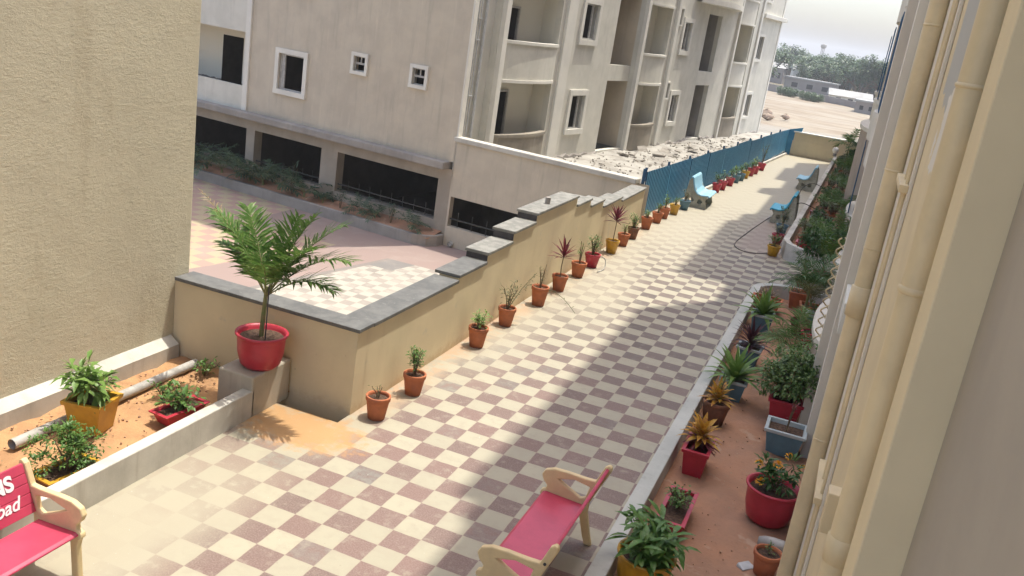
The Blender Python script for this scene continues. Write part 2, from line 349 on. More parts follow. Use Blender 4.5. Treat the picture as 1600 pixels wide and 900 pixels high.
m_olive = leafmat('olive_leaves', (.10,.12,.045), (.16,.16,.07))
m_varie = leafmat('variegated_leaves', (.09,.17,.045), (.13,.21,.06), (.40,.42,.20))
m_rleaf = leafmat('red_purple_leaves', (.17,.022,.03), (.10,.02,.03))
m_pleaf = leafmat('dark_purple_leaves', (.06,.025,.035), (.09,.035,.04))
m_yleaf = leafmat('yellow_croton_leaves', (.55,.33,.04), (.42,.20,.03), (.25,.05,.03))
m_dry = leafmat('dry_straw_leaves', (.32,.24,.13), (.24,.17,.09))
m_palm = leafmat('palm_leaflets', (.075,.16,.03), (.12,.21,.045), (.24,.27,.10), .3)
m_shade = leafmat('courtyard_leaves', (.05,.09,.05), (.08,.13,.07))
m_far = leafmat('far_tree_leaves', (.05,.095,.03), (.075,.125,.04), (.11,.15,.055), .15)
m_flower = plain('orange_yellow_petals', (.75,.38,.02), (.70,.30,.02), 8, .6)
m_hose = plain('black_hose', (.06,.055,.05), (.09,.08,.07), 5, .5)
m_pvc = plain('grey_white_pvc', (.44,.42,.38), (.30,.28,.25), 5, .5)
m_lamp = plain('opal_globe', (.75,.73,.68), (.70,.68,.62), 5, .3)
m_farwall = plain('far_grey_wall', (.30,.27,.24), (.24,.21,.19), .3, .9)
m_roofw = plain('pale_sheet_roof', (.36,.355,.33), (.28,.27,.25), .5, .7)

# ------------------------------------------------------------------ ground and setting
def sheet(name, pts, z, mat):
    b = MB(); b.add([(x, y, z) for x, y in pts], [tuple(range(len(pts)))]); return struct(b.build(name, mat))
def grid(name, x0, x1, nx, y0, y1, ny, zf, mat):
    b = MB(); xs = [x0+(x1-x0)*i/nx for i in range(nx+1)]; ys = [y0+(y1-y0)*j/ny for j in range(ny+1)]
    b.add([(x, y, zf(x, y)) for y in ys for x in xs], [(j*(nx+1)+i, j*(nx+1)+i+1, (j+1)*(nx+1)+i+1, (j+1)*(nx+1)+i) for j in range(ny) for i in range(nx)], True)
    return struct(b.build(name, mat))
# terrain, one sheet to the horizon
b = MB(); ys = [-300, 20, 48.4, 48.42, 60, 66, 70, 75, 82, 95, 120, 160, 250, 400, 900, 1200, 1600]
zs = [-2.7, -2.7, -2.7, -.02, -.02, -.05, -.5, -1.1, -1.45, -1.5, -1.5, -1.5, -1.5, -1.5, -1.5, -1, 0]
xs = [-1200, -600, -200, -80, -50, -30, -15, -8, 0, 10, 30, 80, 200, 600, 1200]
b.add([(x, y, z+(0 if y < 60 or y > 900 else .15*math.sin(x*.21+y*.4))) for y, z in zip(ys, zs) for x in xs], [(j*15+i, j*15+i+1, (j+1)*15+i+1, (j+1)*15+i) for j in range(16) for i in range(14)])
struct(b.build('terrain', m_terr))
# tiled walkway (leaves the near bed open)
b = MB()
for x0, x1, y0, y1 in ((-5.72, -1.36, -1, 8.62), (-4.86, -1.36, 8.62, 48.3), (-1.36, .6, 20.2, 48.3), (-5.3, -4.86, 23.4, 48.3)):
    b.quad((x0,y0,0), (x1,y0,0), (x1,y1,0), (x0,y1,0))
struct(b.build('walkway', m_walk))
grid('planting_bed_soil', -1.3, .6, 26, -1, 20.35, 300, lambda x, y: -.2+.012*math.sin(x*7+y*3)+.012*math.sin(y*5.3-x*9)+R.uniform(-.007,.009), m_red_soil)
sheet('far_bed_soil', [(-1.1,23.3),(.6,22.6),(.6,48.2),(-.95,48.2)], .12, m_red_soil)
grid('garden_soil', -7.6, -5.7, 12, -1, 8.95, 40, lambda x, y: .06+.02*math.sin(x*9+y*4)+.015*math.sin(y*11), m_orange_soil)
sheet('courtyard', [(-45,9),(-4.9,9),(-4.9,24.2),(-10.9,24.5),(-45,29.6)], -2.1, m_court)
# rubble ground between the building and the fence
_b = MB(); _nx, _ny = 44, 190
for _j in range(_ny+1):
    for _i in range(_nx+1):
        _u = _i/_nx; _t = _j/_ny*33.5; xa = -11.0+_t*.152+.25*.15; xb = -5.16+_t*.0725; xx_ = xa+(xb-xa)*_u; yy_ = 24.4-(xx_+10.8)*.154+.27+_t*.99
        _b.v.append((xx_, yy_, .12+.03*math.sin(xx_*2.3+yy_)+.025*math.sin(yy_*2.9-xx_*4)+R.uniform(-.015,.02)))
_b.f = [(_j*(_nx+1)+_i, _j*(_nx+1)+_i+1, (_j+1)*(_nx+1)+_i+1, (_j+1)*(_nx+1)+_i) for _j in range(_ny) for _i in range(_nx)]; _b.sm = [True]*len(_b.f)
struct(_b.build('rubble_ground', m_rubble_g))

# curbs: extruded ribbon along a path
def ribbon(path, width, z0, z1, name, mat, label=None, cat=None, kind=None):
    b = MB(); n = len(path); P_ = [Vector((p[0], p[1], 0)) for p in path]; rings = []
    for i, p in enumerate(P_):
        t = (P_[min(i+1,n-1)]-P_[max(i-1,0)]).normalized(); s = Vector((-t.y, t.x, 0))*width/2
        rings.append([(p-s).to_tuple()[:2]+(z0,), (p+s).to_tuple()[:2]+(z0,), (p+s).to_tuple()[:2]+(z1,), (p-s).to_tuple()[:2]+(z1,)])
    b.rings(rings); b.add(rings[0], [(0,1,2,3)]); b.add(rings[-1], [(3,2,1,0)])
    o = b.build(name, mat); bevel(o, .012)
    return tag(o, label, cat, None, kind)
def resample(path, step):
    out = [path[0]]
    for a, c in zip(path, path[1:]):
        d = math.dist(a, c); k = max(1, int(d/step))
        out += [(a[0]+(c[0]-a[0])*i/k, a[1]+(c[1]-a[1])*i/k) for i in range(1, k+1)]
    return out
arc = [(-1.3+.75-.75*math.cos(a), 19.45+.75*math.sin(a)) for a in [PI/2*i/8 for i in range(9)]]
ribbon([(-1.30,-1)]+[(-1.30, y) for y in range(1, 19)]+arc+[(0,20.2),(.5,20.2)], .18, -.3, .07, 'kerb', m_greykerb, 'low grey painted kerb along the tiled path edging the near red soil bed', 'kerb')
ribbon([(.5,22.62),(-.35,22.72),(-.72,22.86),(-1.02,23.25),(-1.13,23.7),(-1.12,24.5),(-1.02,36),(-.93,47.6)], .15, -.02, .42, 'parapet', m_kerb, 'knee-high whitish planter wall with rounded corner holding the far plant bed', 'planter wall')

# ------------------------------------------------------------------ left: garden edge, front wall, stepped wall
b = MB(); b.box(-5.84, -5.70, -1, 8.15, -.02, .33)
tag(bevel(b.build('garden_wall', m_kerb), .012), 'low white-topped wall between the small orange soil garden and the tiles', 'garden wall')
m_block = stained('weathered_block_render', (.46,.41,.33), (.37,.33,.265), .5, (.28,.24,.19), .3, 30, .008)
b = MB(); b.box(-6.18, -5.70, 8.10, 8.845, -.02, .5)
tag(bevel(b.build('plinth_block', m_block), .02), 'square grey concrete block carrying the big red palm pot', 'block')
bld = empty('boundary_wall', (-4.85, 8.9, 0), 0, 'cream boundary wall with grey coping that steps up and down beside the row of clay pots', 'wall')
def wl(name, mb, mat, bv=.006):
    o = mb.build(name, mat, bld, (4.85, -8.9, 0)); 
    if bv: bevel(o, bv)
    return o
b = MB(); b.box(-7.5, -4.85, 8.88, 9.14, -2.2, 1.06); wl('front_wall', b, m_cream)
segs = [(9.14, 11.65, 1.10), (11.65, 12.67, 1.17), (12.67, 13.71, 1.31), (13.71, 14.76, 1.47), (14.76, 17.16, 1.62), (17.16, 18.2, 1.43), (18.2, 19.25, 1.27), (19.25, 20.9, 1.11), (20.9, 23.35, 1.02)]
b = MB()
for y0, y1, z in segs: b.quad((-4.85,y0,-.02),(-4.85,y1,-.02),(-4.85,y1,z-.05),(-4.85,y0,z-.05)); b.quad((-5.15,y0,-2.2),(-5.15,y1,-2.2),(-5.15,y1,z-.05),(-5.15,y0,z-.05)); b.quad((-5.15,y0,z-.05),(-4.85,y0,z-.05),(-4.85,y1,z-.05),(-5.15,y1,z-.05))
for (a0,a1,za),(b0,b1,zb) in zip(segs, segs[1:]): b.quad((-5.15,a1,min(za,zb)-.05),(-4.85,a1,min(za,zb)-.05),(-4.85,a1,max(za,zb)-.05),(-5.15,a1,max(za,zb)-.05))
b.quad((-5.15,23.35,-.5),(-4.85,23.35,-.5),(-4.85,23.35,.97),(-5.15,23.35,.97)); wl('side_wall', b, m_cream, 0)
b = MB(); b.box(-7.48, -4.815, 8.845, 9.19, 1.062, 1.11); wl('coping', b, m_slab)
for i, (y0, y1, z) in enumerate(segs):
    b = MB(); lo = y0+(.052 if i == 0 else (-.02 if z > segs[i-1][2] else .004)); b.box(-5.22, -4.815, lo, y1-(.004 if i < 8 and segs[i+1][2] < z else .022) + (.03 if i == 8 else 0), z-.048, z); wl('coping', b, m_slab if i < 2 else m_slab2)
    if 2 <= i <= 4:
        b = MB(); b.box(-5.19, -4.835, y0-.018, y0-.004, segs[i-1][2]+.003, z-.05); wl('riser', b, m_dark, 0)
b = MB(); b.tube([(-4.99,15.7,1.62),(-4.99,15.7,1.74)], .05, 14); tag(b.build('pipe_stub', m_conc), 'short round pipe stub standing on the highest grey coping slab', 'pipe stub')

# left rough building
lb = empty('side_building', (-7.5, 9.15, 0), 0, 'tall windowless building with rough sand-coloured plaster at the left edge', 'building')
b = MB(); b.box(-16, -7.5, -4, 9.15, -2.2, 16); o = b.build('wall', m_rough, lb, (7.5, -9.15, 0)); bevel(o, .03, 3)
b = MB(); b.add([(-7.5,-4,.0),(-7.36,-4,.0),(-7.36,-4,.24),(-7.5,-4,.33),(-7.5,8.84,.0),(-7.36,8.84,.0),(-7.36,8.84,.24),(-7.5,8.84,.33)], [(0,1,2,3),(4,7,6,5),(1,5,6,2),(2,6,7,3)]); b.build('plinth', m_kerb, lb, (7.5, -9.15, 0))

# ------------------------------------------------------------------ building B (pinkish side, pale grey front)
ANG = math.radians(-8.78); bb = empty('apartment_building', (-10.8, 24.4, 0), ANG, 'unfinished apartment block with pinkish side wall, pale grey front, curved balconies and open parking level', 'building')
PF = lambda t, z, o=0: (o, t, z)
PS = lambda s, z, o=0: (-s, -o, z)
def part(name, mb, mat, parent=None, bv=0, label=None):
    o = mb.build(name, mat, parent or bb)
    if bv: bevel(o, bv)
    if label: o['label'] = label
    return o
FH = 3.13; TOPZ = 9.3; ROOF = 17.3
fl = (0, 1, 2)
holesF = []
bays = [(1.86, 5.40), (12.62, 15.33), (24.62, 27.3)]; wins = [(7.02, 8.1), (16.95, 17.85), (28.75, 29.7)]
for a, c in bays: holesF.append((a, c, .2, TOPZ))
holesF.append((9.86, 12.3, .2, TOPZ))
for k in fl:
    for a, c in wins: holesF.append((a, c, 1.14+FH*k, 2.34+FH*k))
    if k < 2: holesF.append((19.98, 21.95, .22 if k == 0 else 3.42, 2.78 if k == 0 else 6.03))
    holesF.append((16.1, 16.45, 2.2+FH*k, 2.84+FH*k))
holesF.append((19.98, 24.1, 6.6, TOPZ))
holesF.append((.28, 1.55, .3, 9.2))
b = MB(); wall_panel(b, PF, 0, 32.8, -.3, TOPZ, holesF, .22); part('front_wall', b, m_grey)
for h in holesF:
    if h[0] in (1.86, 12.62, 24.62, 9.86, .28): continue
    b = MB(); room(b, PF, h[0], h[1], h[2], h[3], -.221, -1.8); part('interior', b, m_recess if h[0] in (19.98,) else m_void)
b = MB(); b.quad((-.22,.28,.3),(-.22,1.55,.3),(-.22,1.55,9.2),(-.22,.28,9.2)); part('shaft_wall', b, m_grey)
# upper storeys beyond the frame
b = MB(); b.box(-22, 0, 0, 32.8, TOPZ+.002, ROOF); part('upper_storeys', b, m_grey)
# pilasters and trims
for t0, t1, pr, mt in [(0,.22,.05,m_white),(1.58,1.84,.16,m_white),(5.66,6.3,.10,m_white),(12.32,12.60,.14,m_white),(15.7,16.0,.12,m_white),(24.36,24.6,.14,m_white),(28.12,28.42,.14,m_white),(32.62,32.84,.04,m_white)]:
    b = MB(); pbox(b, PF, t0, t1, -.2, TOPZ, -.02, pr); part('pilaster', b, mt, bv=.015)
b = MB(); pbox(b, PF, 27.42, 28.1, -.2, TOPZ, -.02, .05); part('pilaster', b, m_grey, bv=.01)
b = MB(); pbox(b, PF, 28.45, 33.1, 6.46, 6.68, -.02, .25); part('cornice', b, m_white, bv=.02)
b = MB(); rings = []
for i in range(13):
    t = 17.9+6.25*i/12; o_ = .25+.55*math.sin(PI*i/12); rings.append([(-.02,t,6.42),(o_,t,6.42),(o_,t,6.66),(-.02,t,6.66)])
b.rings(rings); part('balcony_slab', b, m_white)
b = MB(); rings = []
for i in range(13):
    t = 17.9+6.25*i/12; o_ = .18+.55*math.sin(PI*i/12); rings.append([(o_-.1,t,6.66),(o_,t,6.66),(o_,t,7.6),(o_-.1,t,7.6)])
b.rings(rings); part('balcony_parapet', b, m_grey)
# windows
def window(P, u0, u1, z0, z1, tw, two=False):
    f = MB(); e = .07
    pbox(f, P, u0-tw, u1+tw, z1, z1+tw, -.02, e); pbox(f, P, u0-tw, u1+tw, z0-tw, z0, -.02, e+.01)
    pbox(f, P, u0-tw, u0, z0, z1, -.02, e-.003); pbox(f, P, u1, u1+tw, z0, z1, -.02, e-.003)
    wn = part('window', f, m_white)
    g = MB(); w_ = .035 if two else .05; d0, d1 = -.07, -.04
    pbox(g, P, u0, u1, z0, z0+w_, d0, d1); pbox(g, P, u0, u1, z1-w_, z1, d0, d1); pbox(g, P, u0, u0+w_, z0+w_, z1-w_, d0, d1); pbox(g, P, u1-w_, u1, z0+w_, z1-w_, d0, d1)
    if two: 
        mz = z0+(z1-z0)*.52; mu = (u0+u1)/2
        pbox(g, P, u0+w_, u1-w_, mz-.03, mz+.03, d0+.004, d1+.004); pbox(g, P, mu-.02, mu+.02, mz+.03, z1-w_, d0+.004, d1+.004)
    elif P is PF:
        pbox(g, P, u0+(u1-u0)*.66, u0+(u1-u0)*.74, z0+w_, z1-w_, d0-.03, d1-.01)
    else:
        pbox(g, P, u1-.20, u1-w_, z0+w_, z1-w_, d0-.03, d1-.01)
    g.build('sash_frame', m_shut, wn)
for k in fl:
    for a, c in wins: window(PF, a, c, 1.14+FH*k, 2.34+FH*k, .19 if a < 28 else .15)
    window(PF, 16.1, 16.45, 2.2+FH*k, 2.84+FH*k, .07)
# balcony bays
for bi, (a, c) in enumerate(bays):
    dp = -.7
    for k in fl:
        z0 = .2 if k == 0 else FH*k-.3; z1 = 2.82 if k == 0 else 2.82+FH*k
        if k == 0: bot = .2
        else: bot = 2.84+FH*(k-1)
        top = 2.82+FH*k-.0
        b = MB(); fz = bot+.001 if k else .22; d0, d1 = ((a+1.2, a+1.85) if bi == 0 else (a+1.5, a+1.9))
        for q in ((a, d0, fz, top), (d1, c, fz, top), (d0, d1, fz+2.1 if k else 2.35, top)):
            b.quad(PF(q[0],q[2],dp), PF(q[1],q[2],dp), PF(q[1],q[3],dp), PF(q[0],q[3],dp))
        b.quad(PF(a,fz,-.22), PF(c,fz,-.22), PF(c,fz,dp), PF(a,fz,dp)); b.quad(PF(a,top,-.0), PF(c,top,-.0), PF(c,top,dp), PF(a,top,dp))
        b.quad(PF(a,fz,-.22), PF(a,top,-.22), PF(a,top,dp), PF(a,fz,dp)); b.quad(PF(c,fz,-.22), PF(c,top,-.22), PF(c,top,dp), PF(c,fz,dp))
        o = MB(); o.v = [(x, y, z-(FH*k-.35 if k else 0)) for x, y, z in b.v]; o.f = b.f; o.sm = b.sm
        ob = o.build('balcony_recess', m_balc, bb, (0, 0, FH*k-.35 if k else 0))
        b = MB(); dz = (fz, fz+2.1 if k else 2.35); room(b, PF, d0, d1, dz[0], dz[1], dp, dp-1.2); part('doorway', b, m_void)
        b = MB(); pbox(b, PF, d0-.07, d0, dz[0], dz[1]+.07, dp-.02, dp+.05); pbox(b, PF, d1, d1+.07, dz[0], dz[1]+.07, dp-.02, dp+.05); pbox(b, PF, d0, d1, dz[1], dz[1]+.07, dp-.02, dp+.047); part('door_frame', b, m_shut)
        # curved parapet and its caps
        pz0, pz1 = (.1, 1.06) if k == 0 else (2.84+FH*(k-1), 3.92+FH*(k-1))
        def curve(zlo, zhi, o_add, th, nm, mt):
            b = MB(); rings = []
            for i in range(15):
                t = a+.02+(c-a-.04)*i/14; o_ = .02+.24*math.sin(PI*i/14)**.7+o_add; rings.append([(o_-th,t,zlo),(o_,t,zlo),(o_,t,zhi),(o_-th,t,zhi)])
            b.rings(rings); b.add(rings[0], [(0,1,2,3)]); b.add(rings[-1], [(3,2,1,0)]); return part(nm, b, mt)
        curve(pz0, pz1, 0, .12, 'parapet', m_parap if k == 0 else m_grey); curve(pz1, pz1+.09, .05, .22, 'parapet_cap', m_parap if k == 0 else m_white)
        if k: curve(pz0-.09, pz0, .04, .6, 'parapet_band', m_white)
# deep recess 9.86-12.3
b = MB(); b.quad(PF(12.29,.2,-.2), PF(12.29,TOPZ,-.2), PF(12.29,TOPZ,-3), PF(12.29,.2,-3)); b.quad(PF(9.87,.2,-.2), PF(9.87,TOPZ,-.2), PF(9.87,TOPZ,-3), PF(9.87,.2,-3)); b.quad(PF(9.87,.2,-3), PF(12.29,.2,-3), PF(12.29,TOPZ,-3), PF(9.87,TOPZ,-3)); part('recess_wall', b, m_tan)
for k in fl[:2]:
    b = MB(); pbox(b, PF, 9.88, 12.28, 2.85+FH*k, 3.45+FH*k, -.36, -.2); part('beam', b, m_grey)
    b = MB(); pbox(b, PF, 9.88, 12.28, 3.3+FH*k-.15, 3.3+FH*k, -2.98, -.37); part('floor_slab', b, m_conc)
for t0, t1 in ((6.35,9.8),(15.8,19.8),(22.0,24.3),(28.5,32.5)):   # ragged unrendered foot of the front wall
    b = MB(); n = int((t1-t0)/.3); top = [R.uniform(.12,.30) for _ in range(n+1)]; pr = [R.uniform(.03,.10) for _ in range(n+1)]
    b.rings([[(.002,t0+(t1-t0)*i/n,-.1),(pr[i],t0+(t1-t0)*i/n,-.1),(pr[i]*.8,t0+(t1-t0)*i/n,top[i]*.8),(.002,t0+(t1-t0)*i/n,top[i])] for i in range(n+1)]); part('broken_render_strip', b, m_conc)
# pipes in the shaft
for i, t in enumerate((.55, .68, .95)):
    b = MB(); b.tube([(-.14, t, .2), (-.14, t, 9)], .022 if i < 2 else .045, 8); part('drain_pipe', b, m_metal)
for z in (2.3, 3.9, 4.5, 7): 
    b = MB(); pbox(b, PF, .5, .74, z, z+.03, -.22, -.1); part('pipe_bracket', b, m_metal)
# side wall
holesS = [(5.98, 7.04, 1.36, 2.50), (3.56, 4.0, 2.42, 2.87), (1.33, 1.78, 2.38, 2.86), (8.55, 13.6, 1.18, 2.92), (8.55, 13.6, 1.18+FH, 2.92+FH), (5.98, 7.04, 1.36+FH, 2.5+FH)]
b = MB(); wall_panel(b, PS, 0, 8.4, .4, TOPZ, [h for h in holesS if h[0] < 8], .2); part('side_wall', b, m_pink)
b = MB(); wall_panel(b, PS, 8.4, 22, .4, TOPZ, [h for h in holesS if h[0] > 8], .12); part('side_wall', b, m_grey)
b = MB(); pbox(b, PS, 8.33, 8.55, .4, TOPZ, -.01, .07); part('pilaster', b, m_white, bv=.015)
for h in holesS:
    if h[0] < 8: b = MB(); room(b, PS, *h, -.2, -1.8); part('interior', b, m_void)
for z in (1.18, 1.18+FH):
    b = MB(); dp = -1.4
    for q in ((8.55,10.1,z-.8,z+1.74),(11.1,13.6,z-.8,z+1.74),(10.1,11.1,z+1.4,z+1.74)): b.quad(PS(q[0],q[2],dp),PS(q[1],q[2],dp),PS(q[1],q[3],dp),PS(q[0],q[3],dp))
    room(b, PS, 8.55, 13.6, z-.8, z+1.74, -.12, dp); b.f = b.f[:3]+b.f[4:]; b.sm = b.sm[:3]+b.sm[4:]
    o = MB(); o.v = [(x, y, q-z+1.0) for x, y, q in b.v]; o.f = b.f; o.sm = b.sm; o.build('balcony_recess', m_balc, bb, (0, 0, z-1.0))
    b = MB(); room(b, PS, 10.1, 11.1, z-.8, z+1.4, dp-.002, dp-1.2); part('doorway', b, m_void)
window(PS, 5.98, 7.04, 1.36, 2.50, .15); window(PS, 3.56, 4.0, 2.42, 2.87, .1, True); window(PS, 1.33, 1.78, 2.38, 2.86, .1, True); window(PS, 5.98, 7.04, 1.36+FH, 2.5+FH, .15)
b = MB(); pbox(b, PS, .12, 22, .18, .4, -.2, .35); part('ledge', b, m_conc, bv=.03)
ops = [(.45, 4.33), (5.0, 7.92), (8.3, 11.6), (12.3, 15.6)]
b = MB(); wall_panel(b, PS, 0, 22, -2.2, .18, [(a, c, -1.42, -.17) for a, c in ops], .35); part('parking_front', b, m_park)
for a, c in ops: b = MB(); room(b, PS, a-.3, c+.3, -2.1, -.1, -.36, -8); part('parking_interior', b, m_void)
for a, c in ops:
    b = MB(); b.tube([PS(a,-1.2,-.15), PS(c,-1.2,-.15)], .025, 6); b.tube([PS(a,-1.36,-.15), PS(c,-1.36,-.15)], .02, 6)
    n = int((c-a)/.45)
    for i in range(1, n+1): s_ = a+(c-a)*i/(n+1); b.tube([PS(s_,-1.4,-.15), PS(s_,-1.02,-.15)], .014, 5)
    part('railing', b, m_rail)

# ramp wall from the corner of the building to the end of the stepped wall
rw = empty('ramp_wall', (-10.8, 24.4, 0), ANG, 'long pinkish retaining wall with pale cap, joining the grey block to the stepped cream wall', 'wall')
PR = lambda s, z, o=0: (s, -o, z)
def rp(n, mb, mt, bv=0):
    o = mb.build(n, mt, rw)
    if bv: bevel(o, bv)
b = MB(); hol = [(.06, 4.6, -1.5, -.6)]; wall_panel(b, PR, 0, 6.0, -2.2, 1.02, hol, .2)
b.quad(PR(0,-.5,-.25), PR(6,-.5,-.25), PR(6,1.02,-.25), PR(0,1.02,-.25)); rp('wall', b, m_pink)
b = MB(); pbox(b, PR, -.04, 5.72, 1.02, 1.16, -.28, .07); rp('cap', b, m_slab3, .02)
b = MB(); room(b, PR, .05, 4.8, -2.1, -.5, -.21, -1.9); rp('opening_interior', b, m_void)
b = MB(); b.tube([PR(.06,-1.28,-.1), PR(4.6,-1.28,-.1)], .028, 6)
for i in range(9): b.tube([PR(.35+i*.5,-1.5,-.1), PR(.35+i*.5,-1.06,-.1)], .015, 5)
rp('railing', b, m_rail)
b = MB(); b.tube([PR(.3,-2.0,-.1), PR(.3,-2.0,.12)], .075, 14, caps=False); b.tube([PR(.3,-2.0,.02), PR(.3,-2.0,.1)], .06, 14); rp('drain_spout', b, m_pvc)

# planter of the parking level
pl = empty('courtyard_planter', (-10.8, 24.4, 0), ANG, 'long low planter with rounded end under the parking openings', 'planter')
path = [(-.05,-.06),(-.06,-.35),(-.22,-.62),(-.6,-.78),(-1.2,-.8),(-22,-.8)]
b = MB(); n = len(path); rings = []
for i, (x, y) in enumerate(path):
    t = Vector((path[min(i+1,n-1)][0]-path[max(i-1,0)][0], path[min(i+1,n-1)][1]-path[max(i-1,0)][1], 0)).normalized(); s_ = Vector((-t.y, t.x, 0))*.07
    rings.append([(x-s_.x,y-s_.y,-2.12),(x+s_.x,y+s_.y,-2.12),(x+s_.x,y+s_.y,-1.78),(x-s_.x,y-s_.y,-1.78)])
b.rings(rings); bevel(b.build('kerb', m_conc, pl), .015)
b = MB(); b.quad((-22,-.78,-1.85),(-.1,-.72,-1.85),(-.1,-.0,-1.7),(-22,-.0,-1.7)); b.build('soil', m_red_soil, pl)

# ------------------------------------------------------------------ blue fence, end wall
fx = lambda y: -5.12+(y-24.3)*.0718
fe = empty('sheet_fence', (fx(24.4), 24.4, 0), math.atan2(-.0718, 1), 'blue corrugated metal sheet fence running along the far half of the path', 'fence')
L_ = 23.9; np_ = 10
for k in range(np_):
    y0 = L_*k/np_; y1 = L_*(k+1)/np_; b = MB(); hgt = 1.25+R.uniform(-.03,.03); nn = int((y1-y0)/.15); pts = []
    for i in range(nn):
        a = y0+(y1-y0)*i/nn; s_ = (y1-y0)/nn
        pts += [(0, a), (0, a+s_*.22), (.025, a+s_*.28), (.025, a+s_*.94)]
    pts.append((0, y1)); tl = R.uniform(-.02,.02); lean = R.uniform(-.03,.01)
    rr = [[(x+dz_*lean, y, dz_*hgt+(tl*(y-y0)/2 if dz_ else .03)) for x, y in pts] for dz_ in (0,1)]
    b.rings(rr, closed=False); o = b.build('sheet', m_blue, fe); o.data.materials.append(m_bluedk)
    for q, pg in enumerate(o.data.polygons): pg.material_index = 0 if q % 4 == 2 else (1 if y0 < 15 or q % 4 == 0 else 0)
    sd = o.modifiers.new('thick', 'SOLIDIFY'); sd.thickness = .004
    p = MB(); p.box(-.10, -.04, y0-.02, y0+.03, -.1, 1.33); o = p.build('post', m_bluedk, fe)
b = MB(); b.box(-.035,-.008, 0, L_, .3, .34); b.box(-.035,-.008, 0, L_, 1.0, 1.04); b.build('rail', m_bluedk, fe)
b = MB(); b.box(-.06, .0, -.1, -.04, 0, 1.36); o = b.build('brace', m_bluedk, fe); o.rotation_euler = (math.radians(-12), 0, 0); o.location = (-.05,-.02,0)
b = MB(); b.quad((0,L_,0),(.40,L_+.2,0),(.62,L_+.2,1.42),(0,L_,1.24)); o = b.build('end_sheet', m_blue, fe); sd = o.modifiers.new('thick', 'SOLIDIFY'); sd.thickness = .01
ribbon([(fx(31)+.12,31),(fx(40)+.12,40),(fx(48)+.12,48)], .1, -.01, .1, 'kerb', m_kerb, 'thin pale kerb at the foot of the blue fence far end', 'kerb')
ew = empty('end_wall', (-1.3, 48.3, 0), 0, 'cream wall closing the far end of the tiled path', 'wall')
b = MB(); b.box(-1.85, 1.9, 0, .2, -.02, .74); b.box(-1.85, 1.9, .01, .2, .74, 1.13); bevel(b.build('wall', m_cream, ew), .01)
b = MB(); b.box(-1.87, 1.92, -.05, .3, 1.135, 1.2); bevel(b.build('coping', m_white, ew), .01)

# rubble between the building and the fence
def chunk(mb, c, sx, sy, sz, rz):
    q = Quaternion((R.uniform(-.3,.3), R.uniform(-.3,.3), 1), rz); base = [(-1,-1),(1,-1),(1,1),(-1,1)]
    vs = [Vector(c)+q@Vector((x*sx*R.uniform(.7,1), y*sy*R.uniform(.7,1), z*sz)) for z in (-1,1) for x, y in base]
    mb.add(vs, [(0,3,2,1),(4,5,6,7),(0,1,5,4),(1,2,6,5),(2,3,7,6),(3,0,4,7)])
b = MB()
for i in range(900):
    y = 25.4+26*R.random()**1.3; xw = -10.8+(y-24.4)*.155+.1; xf = fx(y)-.25; x = xw+(xf-xw)*R.random()
    chunk(b, (x, y, .15), *(R.choice((.02,.03,.045,.09))*R.uniform(.5,1) for _ in range(2)), R.uniform(.006,.025), R.uniform(0,6))
tag(b.build('rubble', m_stone), 'scattered stone chips and mortar crumbs on the pale ground behind the blue fence', 'rubble', None, 'stuff')
for i in range(9):
    y = 34.5+i*.95+R.uniform(-.4,.4); x = -10.8+(y-24.4)*.155+R.uniform(.5,2.0); b = MB()
    chunk(b, (0,0,0), R.uniform(.15,.32), R.uniform(.12,.26), R.uniform(.02,.045), R.uniform(0,6))
    tag(b.build('broken_slab', m_stone, None, (x, y, .2)), 'flat broken stone slab lying on rubble between grey block and blue fence', 'stone slab', 'broken slabs on the rubble')

# ------------------------------------------------------------------ right building
def curved(y0, y1, x1, z0, z1, th, nm, mt):
    b = MB(); rings = []
    for i in range(19):
        y = y0+(y1-y0)*i/18; x = .36-(.36-x1)*math.sin(PI*i/18)**.5
        rings.append([(x+th,y,z0),(x,y,z0),(x,y,z1),(x+th,y,z1)])
    b.rings(rings, smooth=False); return rpart(nm, b, mt)
rb = empty('residential_building', (.37, 12, 0), 0, 'cream and greyish residential building at the right edge with pipes down its face', 'building')
def rpart(name, mb, mat, bv=0, parent=None):
    o = mb.build(name, mat, parent or rb, (-.37, -12, 0) if parent is None else (0,0,0))
    if bv: bevel(o, bv)
    return o
mw = Mat('cream_wall_with_putty', .9, .2); _x, _y, _z = mw.xyz(); _n = mw.noise(2.2,5,.65); _f = mw.noise(60,5,.7)
_c = mw.mix(mw.noise(1.2,5).step(.35,.65), (.68,.57,.37), (.62,.52,.34)); _zz = _z + (_n-.5)*.5
_c = mw.mix(_zz.gt(4.75)*_y.lt(5.9), _c, (.44,.43,.39)); _c = mw.mix(((_zz-4.6).abs().lt(.22))*((_y+(_n-.5)-5.1).abs().lt(.35)), _c, (.68,.64,.56)); _c = mw.mix(mw.noise(3,6,.7,(1,1,.4)).step(.62,.72)*.35, _c, (.46,.37,.25))
mw.color(_c); mw.bump(_f*.5+_n*.5, .2, .006); mw = mw.m
b = MB(); b.box(.37, 1.2, 3.42, 12.2, -.3, 15); rpart('wall', b, mw)
b = MB(); b.box(.33, .9, 3.10, 3.42, -.3, 15); rpart('pier', b, m_rcream, .006)
b = MB(); b.box(.478, 1.0, -3, 3.098, -.3, 15); rpart('near_wall', b, m_rgrey, .004)
b = MB(); b.box(.245, .366, 11.95, 12.35, -.3, 20); rpart('fin', b, m_rwhite, .01)
b = MB(); b.box(.345, .369, 6.2, 11.94, -.3, 20); rpart('pilaster', b, m_rwhite, .006)
b = MB(); b.box(.135, .40, 12.8, 13.15, -.3, 20); rpart('fin', b, m_rwhite, .01)
